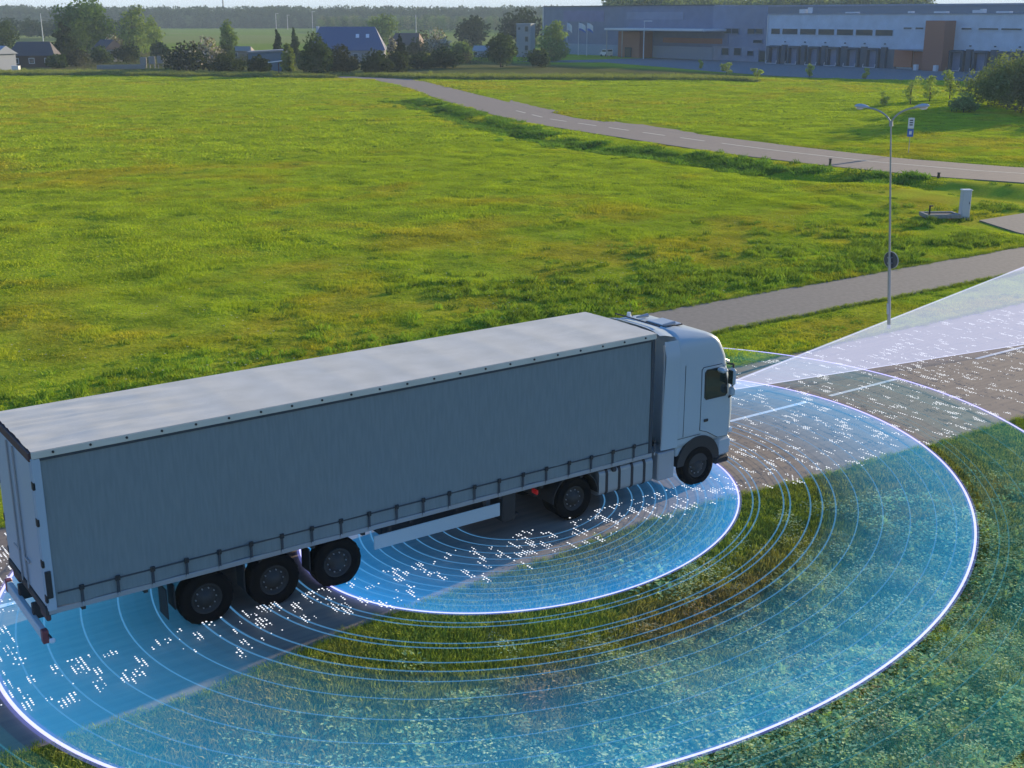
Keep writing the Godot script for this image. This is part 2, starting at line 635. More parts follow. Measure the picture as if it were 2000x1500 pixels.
func make_roads() -> void:
	var a := []
	var b := []
	var x := -60.0
	while x < 64.0:
		a.append([x, edge(x)])
		b.append([x, -5.75 - 0.06 * n_fine.get_noise_2d(x * 1.2, 90.0)])
		x += 0.8
	slab("road", a, b, 0.0, M.asphalt, "brown-grey asphalt road that the lorry drives on")
	a = []
	b = []
	x = -60.0
	while x < 56.0:
		a.append([x, -9.35 + 0.05 * n_fine.get_noise_2d(x, 190.0)])
		b.append([x, -12.95 + 0.09 * n_fine.get_noise_2d(x * 1.2, 290.0)])
		x += 0.8
	slab("path", a, b, 0.0, M.path_asphalt, "straight asphalt cycle path between the road verge and the meadow", "path")
	var na := []
	var fa := []
	var z := -190.0
	while z < -5.0:
		na.append([line_at(ROAD2_NEAR, z) + 0.12 * n_fine.get_noise_2d(z, 20.0), z])
		fa.append([line_at(ROAD2_FAR, z) + 0.12 * n_fine.get_noise_2d(z, 60.0), z])
		z += 1.5
	slab("road", na, fa, 0.004, M.asphalt, "asphalt road that curves across the meadow to the village")
	# two turn-outs on the far side of the second road
	slab("road", [[69.0, -96.0], [75.5, -112.0]], [[71.0, -95.0], [90.0, -131.0]], 0.008, M.asphalt, "farther asphalt turn-out with a pointed end beside the curving road")
	slab("road", [[64.0, -66.0], [66.0, -82.0]], [[65.2, -66.0], [71.5, -80.0]], 0.008, M.asphalt, "nearer asphalt turn-out with a pointed end beside the curving road")
	slab("road", [[39.6, -12.9], [40.2, -15.6], [42.0, -19.1]], [[50.0, -12.9], [50.0, -15.6], [51.0, -19.3]], -0.004, M.path_asphalt, "short grey driveway joining the cycle path beside the cabinet")
	# warehouse yard
	var ya := []
	var yb := []
	for p in YARD:
		ya.append([p[0], p[1]])
		yb.append([212.0, p[1]])
	slab("yard", ya, yb, 0.0, M.yard_asphalt, "grey asphalt loading yard in front of the warehouse", "yard")
	# painted markings: sheets 4 mm above the asphalt
	for s in [[-20.6, -17.6], [-16.5, -13.4], [-12.4, -9.3], [-8.3, -5.3], [-4.2, -1.2], [-0.1, 2.9], [5.6, 8.75], [9.75, 12.85], [16.9, 19.6], [24.0, 27.0], [31.0, 34.0]]:
		var mb := MB.new()
		mb.quad(Vector3(s[0], 0.005, -1.72), Vector3(s[1], 0.005, -1.72), Vector3(s[1], 0.005, -1.86), Vector3(s[0], 0.005, -1.86))
		tag(put("road_marking", mb.done(), M.paint), "white dash of the centre line on the lorry's road", "road marking", "centre line dashes", "structure")
	z = -100.0
	var on := true
	while z < -8.0:
		var l := 3.6 if z < -61.0 else 30.0
		var gap := 2.4 if z < -61.0 else 0.0
		var mb2 := MB.new()
		var zz := z
		while zz < minf(z + l, -6.0) - 0.01:
			var z2 := minf(zz + 1.2, z + l)
			var x0 := lerpf(line_at(ROAD2_NEAR, zz), line_at(ROAD2_FAR, zz), 0.57)
			var x1 := lerpf(line_at(ROAD2_NEAR, z2), line_at(ROAD2_FAR, z2), 0.57)
			mb2.quad(Vector3(x0 - 0.11, 0.009, zz), Vector3(x0 + 0.11, 0.009, zz), Vector3(x1 + 0.11, 0.009, z2), Vector3(x1 - 0.11, 0.009, z2))
			zz = z2
		tag(put("road_marking", mb2.done(), M.old_paint), "yellowish-white painted line along the middle of the curving road", "road marking", "line along the curving road", "structure")
		z += l + gap


func in_view(x: float, z: float, margin: float) -> bool:
	# the part of the country that the photograph could plausibly see
	var dx := x + 18.07
	var dz := z - 21.27
	var f := 0.5765 * dx - 0.8171 * dz
	return absf(0.8171 * dx + 0.5765 * dz) < 0.44 * f + margin and f > 0.0


func tuft(blades: int, spread: float, tall: float, wide: float, s: int) -> ArrayMesh:
	var r := RandomNumberGenerator.new()
	r.seed = s
	var v := PackedVector3Array()
	for k in blades:
		var t := r.randf() * TAU
		var d := Vector3(cos(t), 0, sin(t))
		var base := d * spread * sqrt(r.randf())
		var t2 := r.randf() * TAU
		var w := Vector3(cos(t2), 0, sin(t2)) * wide * r.randf_range(0.6, 1.2)
		var h := tall * r.randf_range(0.5, 1.0)
		var bend := Vector3(r.randf_range(-1, 1), 0, r.randf_range(-1, 1)) * h * 0.6
		var mid := base + bend * 0.35 + Vector3(0, h * 0.6, 0)
		var top := base + bend + Vector3(0, h, 0)
		v.append_array(PackedVector3Array([base - w, mid + w * 0.7, base + w, base - w, mid - w * 0.7, mid + w * 0.7, mid - w * 0.7, top, mid + w * 0.7]))
	return leaf_mesh(v, PackedColorArray())


func on_hard(x: float, z: float) -> bool:
	if z > -5.8 and z < edge(x) + 0.02: return true
	if z < -9.3 and z > -13.0: return true
	if road2_side(x, z) < 0.15: return true
	if z > -19.6 and z < -12.0 and x > 39.6 and x < 52.0: return true
	if yard_in(x, z) > 0.0: return true
	if x > 64.0 and x < 92.0 and z < -64.0 and z > -133.0 and road2_side(x, z) < 7.0:
		return Geometry2D.is_point_in_polygon(Vector2(x, z), PackedVector2Array([Vector2(69.0, -95.0), Vector2(75.0, -112.0), Vector2(90.0, -131.0), Vector2(71.5, -95.0)])) or Geometry2D.is_point_in_polygon(Vector2(x, z), PackedVector2Array([Vector2(63.0, -66.0), Vector2(65.2, -66.0), Vector2(71.5, -80.0), Vector2(65.0, -83.0)]))
	return false


func make_grass() -> void:
	var small := tuft(11, 0.2, 0.2, 0.012, 1)
	var mid := tuft(14, 0.42, 0.26, 0.03, 2)
	var big := tuft(16, 1.1, 0.34, 0.09, 3)
	# [mesh, x from, x to, z from, z to, copies, size]
	var zones := [
		[small, -24.0, 60.0, -9.3, -5.75, 13000, 1.0, "strip"], [small, -30.0, 45.0, -32.0, -13.0, 60000, 1.05, "field"], [mid, -25.0, 75.0, -70.0, -30.0, 75000, 0.95, "field"],
		[big, -25.0, 125.0, -135.0, -68.0, 60000, 0.8, "field"], [big, 0.0, 180.0, -240.0, -132.0, 60000, 1.1, "field"], [big, 110.0, 185.0, -135.0, -40.0, 18000, 0.9, "field"], [mid, 62.0, 115.0, -70.0, -20.0, 26000, 1.0, "field"], [small, 14.0, 60.0, -13.2, -13.0, 2500, 1.3, "field"],
	]
	for zn in zones:
		var buf := PackedFloat32Array()
		for k in zn[5]:
			var x: float = rng.randf_range(zn[1], zn[2])
			var z: float = rng.randf_range(zn[3], zn[4])
			if not in_view(x, z, 3.0) or on_hard(x, z) or x - z > 290.0: continue
			var c := grass_color(x, z)
			var s: float = zn[6] * rng.randf_range(0.7, 1.25)
			var rough := n_mid.get_noise_2d(x * 1.4, z * 1.4 + 700.0)
			var tall := s * (0.3 + maxf(0.0, rough) * 0.85)
			c = c * rng.randf_range(0.88, 1.12)
			place(buf, Vector3(x, height(x, z) - 0.02, z), rng.randf() * TAU, s, tall, c, rng.randf_range(-0.2, 0.2))
		tag(scatter("meadow_grass", zn[0], M.grass, buf), "short bright green meadow grass with yellowish patches", "grass", "", "stuff")
	# darker tussocks: along the ditch, on the rough ground by the path and dotted about
	var clump := tuft(34, 0.34, 0.5, 0.03, 5)
	var buf2 := PackedFloat32Array()
	for k in 2600:
		var z := rng.randf_range(-122.0, -32.0)
		var x := line_at(DITCH, z) + rng.randfn(0.0, 1.5) + 1.0
		if on_hard(x, z) or n_mid.get_noise_2d(x, z) < -0.12: continue
		place(buf2, Vector3(x, height(x, z) - 0.03, z), rng.randf() * TAU, rng.randf_range(0.9, 1.9), rng.randf_range(0.6, 1.1), Color(0.17, 0.28, 0.05) * rng.randf_range(0.7, 1.4))
	for k in 1500:
		var x2 := rng.randf_range(6.0, 48.0)
		var z2 := -13.4 - absf(rng.randfn(0.0, 4.5)) - 0.5
		if on_hard(x2, z2) or n_mid.get_noise_2d(x2 * 1.5, z2 * 1.5 + 40.0) < -0.05: continue
		place(buf2, Vector3(x2, height(x2, z2) - 0.03, z2), rng.randf() * TAU, rng.randf_range(0.5, 1.2), rng.randf_range(0.4, 0.8), Color(0.27, 0.35, 0.05) * rng.randf_range(0.7, 1.3))
	for k in 1500:
		var x3 := rng.randf_range(-20.0, 130.0)
		var z3 := rng.randf_range(-160.0, -14.0)
		if on_hard(x3, z3) or not in_view(x3, z3, 1.0): continue
		place(buf2, Vector3(x3, height(x3, z3) - 0.03, z3), rng.randf() * TAU, rng.randf_range(0.4, 1.0), rng.randf_range(0.25, 0.45), Color(0.17, 0.27, 0.045) * rng.randf_range(0.7, 1.3))
	for k in 900:
		var x4 := rng.randf_range(-20.0, 30.0)
		var z4 := rng.randf_range(-9.2, -5.9) if k < 260 else -13.1 - absf(rng.randfn(0.0, 2.0))
		if on_hard(x4, z4): continue
		place(buf2, Vector3(x4, height(x4, z4) - 0.03, z4), rng.randf() * TAU, rng.randf_range(0.35, 0.9), rng.randf_range(0.3, 0.7) * (0.45 if z4 > -10.0 else 1.0), Color(0.27, 0.38, 0.05) * rng.randf_range(0.7, 1.3))
	tag(scatter("grass_tussocks", clump, M.grass, buf2), "darker coarse grass tussocks along the ditch and the rough meadow edge", "grass", "", "stuff")
	# unmown pale grass where the meadow meets the village plots
	var buf4 := PackedFloat32Array()
	for k in 5200:
		var x6 := rng.randf_range(20.0, 140.0)
		var z6 := x6 - 268.0 - absf(rng.randfn(0.0, 7.0)) - 6.0 * n_low.get_noise_2d(x6, 5.0)
		if on_hard(x6, z6) or not in_view(x6, z6, 4.0): continue
		place(buf4, Vector3(x6, height(x6, z6), z6), rng.randf() * TAU, rng.randf_range(1.2, 3.0), rng.randf_range(0.8, 2.0), Color(0.36, 0.36, 0.12).lerp(Color(0.22, 0.26, 0.08), rng.randf()))
	tag(scatter("unmown_grass", clump, M.grass, buf4), "tall unmown grass along the far edge of the meadow", "grass", "", "stuff")
	# daisies and other small white flowers near the path
	var fl := PackedVector3Array()
	for k in 5:
		var t := TAU * k / 5.0
		fl.append_array(PackedVector3Array([Vector3(0, 0.2, 0), Vector3(cos(t) * 0.04, 0.215, sin(t) * 0.04), Vector3(cos(t + 1.0) * 0.04, 0.205, sin(t + 1.0) * 0.04)]))
	var buf3 := PackedFloat32Array()
	for k in 420:
		var x5 := rng.randf_range(-16.0, 34.0)
		var z5 := -13.3 - absf(rng.randfn(0.0, 9.0))
		if n_mid.get_noise_2d(x5, z5 + 90.0) < 0.0: continue
		place(buf3, Vector3(x5, height(x5, z5), z5), 0.0, 1.0, 1.0, Color(0.6, 0.58, 0.45))
	tag(scatter("meadow_flowers", leaf_mesh(fl, PackedColorArray()), M.grass, buf3), "tiny pale flowers dotted in the meadow", "flowers", "", "stuff")


func brown_at(x: float, z: float) -> float:
	# a strip of withered growth along the verge
	var off := (z - (4.75 - 0.17 * x)) / 0.75
	return clampf(exp(-off * off) * smoothstep(-9.5, -6.5, x) * smoothstep(3.5, 0.0, x) * (0.75 + 1.2 * n_mid.get_noise_2d(x * 3.0, z * 3.0)), 0.0, 1.0)


func weed(leaves: int, spread: float, tall: float, size: float, s: int) -> ArrayMesh:
	var r := RandomNumberGenerator.new()
	r.seed = s
	var v := PackedVector3Array()
	for k in leaves:
		var t := r.randf() * TAU
		var rad := spread * sqrt(r.randf())
		var h := tall * (1.0 - 0.55 * pow(rad / spread, 2.0)) * r.randf_range(0.35, 1.0)
		var p := Vector3(cos(t) * rad, h, sin(t) * rad)
		var out := Vector3(cos(t + r.randf_range(-1.2, 1.2)), r.randf_range(-0.5, 0.6), sin(t + r.randf_range(-1.2, 1.2))).normalized()
		var side := out.cross(Vector3.UP).normalized()
		var l := size * r.randf_range(0.6, 1.3)
		var up := side.cross(out) * l * 0.12
		var a := p
		var m0 := p + out * l * 0.45 + side * l * 0.3 + up
		var m1 := p + out * l * 0.45 - side * l * 0.3 + up
		var tip := p + out * l
		v.append_array(PackedVector3Array([a, m0, tip, a, tip, m1]))
		if k % 3 == 0:
			var w := side * 0.008
			var foot := Vector3(p.x * 0.4, 0, p.z * 0.4)
			v.append_array(PackedVector3Array([foot - w, p, foot + w]))
	return leaf_mesh(v, PackedColorArray())


func make_verge_plants() -> void:
	var short := tuft(12, 0.16, 0.2, 0.012, 21)
	var buf := PackedFloat32Array()
	for k in 70000:
		var x := rng.randf_range(-22.0, 26.0)
		var d := pow(rng.randf(), 1.5) * 9.0
		var z := edge(x) + 0.03 + d
		if not in_view(x, z, 1.5): continue
		var n := n_mid.get_noise_2d(x * 1.5, z * 1.5)
		var c := Color(0.34, 0.4, 0.07).lerp(Color(0.4, 0.33, 0.09), clampf(0.3 + n, 0.0, 1.0))
		c = c.lerp(Color(0.38, 0.28, 0.12), brown_at(x, z))
		if d > 3.0 and brown_at(x, z) < 0.3: c = c.lerp(Color(0.34, 0.42, 0.14), 0.5)
		place(buf, Vector3(x, height(x, z) - 0.02, z), rng.randf() * TAU, rng.randf_range(0.8, 1.3), rng.randf_range(0.5, 0.95) * (0.7 if d < 1.0 else 1.1), c * rng.randf_range(0.7, 1.3), rng.randf_range(-0.3, 0.3))
	# blades that lean over the edges of the asphalt
	for k in 9000:
		var x := rng.randf_range(-20.0, 44.0)
		var side := k % 4
		var z: float = [edge(x) + 0.02, -5.78, -9.32, -12.98][side] + [0.0, -0.0, 0.0, 0.0][side] + rng.randfn(0.0, 0.07) + 0.09 * n_fine.get_noise_2d(x * 0.9, side * 40.0)
		place(buf, Vector3(x, -0.05, z), rng.randf() * TAU, rng.randf_range(0.5, 0.9), rng.randf_range(0.45, 0.9), Color(0.3, 0.36, 0.06) * rng.randf_range(0.7, 1.2), rng.randf_range(-0.5, 0.5))
	tag(scatter("verge_grass", short, M.grass, buf), "rough green grass on the near roadside verge", "grass", "", "stuff")
	var kinds := [[weed(46, 0.32, 0.46, 0.1, 31), Color(0.4, 0.5, 0.2)], [weed(52, 0.28, 0.55, 0.07, 32), Color(0.48, 0.55, 0.27)], [weed(36, 0.3, 0.4, 0.12, 33), Color(0.34, 0.44, 0.18)], [weed(34, 0.24, 0.5, 0.06, 34), Color(0.5, 0.38, 0.22)]]
	for i in kinds.size():
		var b := PackedFloat32Array()
		for k in [3300, 3300, 2200, 1800][i]:
			var x := rng.randf_range(-20.0, 22.0)
			var d := 1.1 + pow(rng.randf(), 0.8) * 10.0
			var z := edge(x) + d
			if not in_view(x, z, 1.0): continue
			var n := n_mid.get_noise_2d(x * 2.0 + i * 60.0, z * 2.0)
			if d < 2.6 and n < 0.18: continue
			if i == 3 and n < 0.0: continue
			var c: Color = (kinds[i][1] as Color).lerp(Color(0.36, 0.26, 0.13), brown_at(x, z))
			if brown_at(x, z) > 0.5 and i != 3 and rng.randf() < 0.6: continue
			var h := height(x, z)
			var s := rng.randf_range(0.4, 0.95) + maxf(0.0, n_mid.get_noise_2d(x * 1.2 - 90.0, z * 1.2)) * 1.3
			var sy := minf(s * 0.7, (0.03 - h) / 0.52)
			if sy < 0.2: continue
			place(b, Vector3(x, h - 0.02, z), rng.randf() * TAU, s, sy, c * rng.randf_range(0.6, 1.5))
		tag(scatter("verge_weeds", kinds[i][0], M.weed, b), ["broad-leaved green weeds on the near verge", "pale-leaved tall weeds on the near verge", "dark big-leaved weeds on the near verge", "brown dry weed stalks on the near verge"][i], "weeds", "", "stuff")


# ================================================================ warehouse and village
func bx(called: String, c: Vector3, s: Vector3, m: Material, parent: Node, r := 0.0) -> MeshInstance3D:
	return put(called, MB.new().box(c, s, r).done(), m, parent)


func wall_window(parent: Node, x: float, z0: float, z1: float, y0: float, y1: float, panes := 1) -> void:
	# a window in a wall that faces -x: frame, set-back glass
	var f := MB.new()
	var t := 0.12
	f.box(Vector3(x - 0.03, y1 - t / 2, (z0 + z1) / 2), Vector3(0.14, t, z1 - z0))
	f.box(Vector3(x - 0.03, y0 + t / 2, (z0 + z1) / 2), Vector3(0.18, t, z1 - z0))
	for k in panes + 1:
		var zz := lerpf(z0 + t / 2, z1 - t / 2, float(k) / panes)
		f.box(Vector3(x - 0.03, (y0 + y1) / 2, zz), Vector3(0.13, y1 - y0 - 2 * t, t))
	var w := put("window", f.done(), M.block_white if x < 206.0 else M.hall_panel, parent)
	for k in panes:
		var za := lerpf(z0 + t / 2, z1 - t / 2, float(k) / panes) + t / 2
		var zb := lerpf(z0 + t / 2, z1 - t / 2, float(k + 1) / panes) - t / 2
		put("pane", MB.new().box(Vector3(x - 0.01, (y0 + y1) / 2, (za + zb) / 2), Vector3(0.03, y1 - y0 - 2 * t, zb - za)).done(), M.window_dark, w)


func make_warehouse() -> void:
	var w := thing("warehouse", "large slate and pale warehouse with loading docks and a red canopy entrance", "warehouse", Vector3.ZERO)
	bx("dark_hall", Vector3(238, 6.15, -247.3), Vector3(60, 14.3, 71.4), M.hall_slate, w, 0.1)
	bx("wall_panel", Vector3(207.94, 7.9, -202.6), Vector3(0.2, 10.5, 18.2), M.hall_panel, w)
	bx("grey_hall", Vector3(238, 6.1, -153.0), Vector3(44, 14.2, 117), M.parapet, w, 0.1)
	for k in 9:
		bx("roof_edge_strip", Vector3(215.9, 13.0, -205.0 + 12.9 * k), Vector3(0.2, 0.34, 12.8), M.hall_grey, w)
	bx("roof_edge_strip", Vector3(207.9, 13.28, -247.3), Vector3(0.3, 0.22, 71.5), M.dock_dark, w)
	bx("corner_trim", Vector3(207.9, 6.3, -283.0), Vector3(0.25, 13.7, 0.3), M.frame_white, w)
	bx("logo_patch", Vector3(207.96, 10.6, -264.0), Vector3(0.16, 3.0, 18.5), M.hall_violet, w)
	bx("lettering_board", Vector3(207.95, 10.7, -233.8), Vector3(0.18, 1.9, 22.4), M.hall_panel, w)
	bx("plinth", Vector3(207.9, 0.9, -263.0), Vector3(0.3, 4.2, 37.8), M.plinth, w)
	bx("plinth", Vector3(207.9, 0.9, -222.5), Vector3(0.3, 4.4, 22.6), M.plinth, w)
	bx("plinth", Vector3(207.88, 1.2, -203.3), Vector3(0.3, 4.2, 15.5), M.hall_grey, w)
	# entrance: canopy on slim posts and a red box
	var c := bx("canopy", Vector3(204.0, 7.3, -225.7), Vector3(8.4, 0.5, 38.0), M.frame_white, w, 0.05)
	put("canopy_underside", MB.new().box(Vector3(204.0, 7.0, -225.7), Vector3(8.0, 0.12, 37.6)).done(), M.hall_grey, c)
	for z in [-244.0, -237.6, -229.0]:
		put("post", MB.new().cyl(Vector3(200.2, -0.1, z), Vector3(200.2, 7.05, z), 0.12, 0.12, 8).done(), M.galvanised, c)
	bx("entrance_box", Vector3(205.6, 3.3, -238.6), Vector3(4.6, 6.8, 8.8), M.brick_red, w, 0.05)
	bx("entrance_door", Vector3(203.2, 1.3, -238.6), Vector3(0.2, 2.6, 2.6), M.window_dark, w, 0.03)
	bx("recess_wall", Vector3(207.85, 5.2, -219.0), Vector3(0.2, 3.4, 26.0), M.hall_slate, w)
	bx("recess_band", Vector3(207.8, 4.6, -219.0), Vector3(0.16, 1.3, 22.0), M.brick_red, w)
	wall_window(w, 207.75, -199.6, -194.4, 6.4, 7.8, 2)
	wall_window(w, 207.75, -207.5, -202.4, 6.4, 7.8, 2)
	wall_window(w, 207.75, -197.6, -194.4, 4.3, 5.2, 1)
	wall_window(w, 207.65, -208.0, -205.4, 1.3, 3.1, 1)
	wall_window(w, 207.65, -203.8, -201.2, 1.3, 3.2, 1)
	wall_window(w, 207.65, -199.2, -197.0, 1.3, 2.6, 1)
	# pale office and dock block
	bx("pale_block", Vector3(210.0, 4.8, -145.7), Vector3(12, 12.6, 88), M.block_white, w, 0.08)
	bx("block_coping", Vector3(209.9, 11.16, -145.7), Vector3(12.3, 0.14, 88.3), M.hall_grey, w, 0.03)
	put("downpipe", MB.new().cyl(Vector3(203.85, -0.5, -189.4), Vector3(203.85, 10.8, -189.4), 0.12, 0.12, 8).done(), M.frame_white, w)
	for z in [[-188.3, -185.3], [-184.8, -179.9], [-179.4, -174.5], [-174.0, -169.2], [-168.7, -163.9], [-163.4, -158.6], [-158.1, -153.3]]:
		wall_window(w, 203.96, z[0], z[1], 6.5, 7.95, 1)
	for z in [[-150.9, -148.6], [-147.9, -145.7], [-136.8, -134.2], [-132.9, -128.2], [-127.8, -123.1], [-122.5, -118.0]]:
		wall_window(w, 203.96, z[0], z[1], 7.95, 8.5, 1)
	bx("dock_wall", Vector3(203.85, 1.9, -170.6), Vector3(0.3, 4.0, 37.4), M.dock_door, w)
	bx("dock_wall", Vector3(203.85, 1.9, -121.0), Vector3(0.3, 4.0, 34.0), M.dock_door, w)
	var docks := [-186.0, -180.0, -174.0, -168.4, -163.0, -157.6, -136.6, -131.0, -125.6, -120.0]
	for z in docks:
		# a dock: dark shelter in front of the wall, sectional door inside, guard rail below
		var d := put("dock_shelter", MB.new().box(Vector3(203.2, 2.0, z - 1.45), Vector3(1.2, 4.0, 0.5), 0.05).box(Vector3(203.2, 2.0, z + 1.45), Vector3(1.2, 4.0, 0.5), 0.05).box(Vector3(203.2, 3.85, z), Vector3(1.2, 0.5, 2.4), 0.05).done(), M.dock_dark, w)
		put("dock_door", MB.new().box(Vector3(203.62, 1.8, z), Vector3(0.14, 3.6, 2.36)).done(), M.hall_panel, d)
		put("guard_rail", MB.new().tube([Vector3(202.2, 0.75, z - 1.6), Vector3(202.0, 0.1, z - 1.6), Vector3(202.0, 0.1, z + 1.6), Vector3(202.2, 0.75, z + 1.6)], 0.07, 6).done(), M.frame_white, d)
		put("dock_lamp", MB.new().box(Vector3(203.85, 4.95, z + 2.4), Vector3(0.3, 0.25, 0.4), 0.04).done(), M.dock_dark, w)
		put("pier", MB.new().box(Vector3(203.4, 2.05, z + 2.75), Vector3(0.9, 4.5, 1.3), 0.05).done(), M.dock_dark, w)
	bx("red_dock_door", Vector3(203.7, 2.1, -150.0), Vector3(0.4, 3.5, 4.6), M.rust_red, w, 0.04)
	bx("dock_canopy", Vector3(202.8, 3.95, -146.6), Vector3(2.2, 0.25, 7.0), M.hall_grey, w, 0.03)
	put("loading_recess", MB.new().box(Vector3(203.7, 1.8, -145.2), Vector3(0.4, 3.6, 4.4)).done(), M.brick_red, w)
	bx("stair_tower", Vector3(202.3, 4.5, -140.5), Vector3(3.6, 10.6, 4.7), M.brick_red, w, 0.06)
	bx("bollard", Vector3(199.4, 0.5, -143.4), Vector3(0.8, 1.3, 0.8), M.frame_white, w, 0.05)
	bx("bollard", Vector3(199.4, 0.5, -138.6), Vector3(0.8, 1.3, 0.8), M.frame_white, w, 0.05)
	# things on the block's roof
	for a in [[206.0, -180.5, 0.9, 1.6], [206.5, -179.0, 1.3, 0.5], [205.6, -166.0, 0.3, 3.2], [205.6, -150.5, 0.4, 0.9], [205.6, -143.0, 0.35, 3.0], [206.2, -134.6, 0.6, 2.4], [205.8, -133.4, 0.8, 0.8], [205.6, -128.5, 0.35, 3.0]]:
		bx("roof_vent", Vector3(a[0], 11.23 + a[2] / 2, a[1]), Vector3(1.2, a[2], a[3]), M.frame_white, w, 0.05)


func gable_house(called: String, label: String, at: Vector3, turn: float, wide: float, deep: float, eaves: float, ridge: float, wall: Material, roof: Material, hip := 0.0, windows := 3, lights := 0) -> Node3D:
	var h := thing(called, label, "house" if called.contains("house") else "shed", at, turn)
	put("wall", MB.new().box(Vector3(0, eaves / 2 - 0.2, 0), Vector3(wide, eaves + 0.4, deep)).done(), wall, h)
	var o := 0.4
	var a := wide / 2 + o
	var b := deep / 2 + o
	var mb := MB.new()
	var r0 := Vector3(-a + hip, ridge, 0)
	var r1 := Vector3(a - hip, ridge, 0)
	var e := eaves - 0.1
	var p := [Vector3(-a, e, b), Vector3(a, e, b), Vector3(a, e, -b), Vector3(-a, e, -b)]
	mb.quad(p[0], p[1], r1, r0)
	mb.quad(p[2], p[3], r0, r1)
	mb.tri(p[1], p[2], r1)
	mb.tri(p[3], p[0], r0)
	mb.quad(p[3], p[2], p[1], p[0])
	var rf := put("roof", mb.done(), roof, h)
	for k in windows:
		var x := lerpf(-wide * 0.36, wide * 0.36, float(k) / maxf(1.0, windows - 1))
		var f := put("window", MB.new().box(Vector3(x, eaves * 0.55, deep / 2 + 0.02), Vector3(1.2, 1.2, 0.12)).done(), M.frame_white, h)
		put("pane", MB.new().box(Vector3(x, eaves * 0.55, deep / 2 + 0.07), Vector3(0.96, 0.96, 0.06)).done(), M.window_dark, f)
	for k in lights:
		var x2 := wide * 0.14 + k * 2.4
		var y := lerpf(e, ridge, 0.6)
		put("roof_light", MB.new().box(Vector3(x2, y + 0.05, b * 0.4), Vector3(0.8, 0.12, 1.2), 0.02, Basis(Vector3.RIGHT, atan2(ridge - e, b))).done(), M.lens_white, rf)
	return h


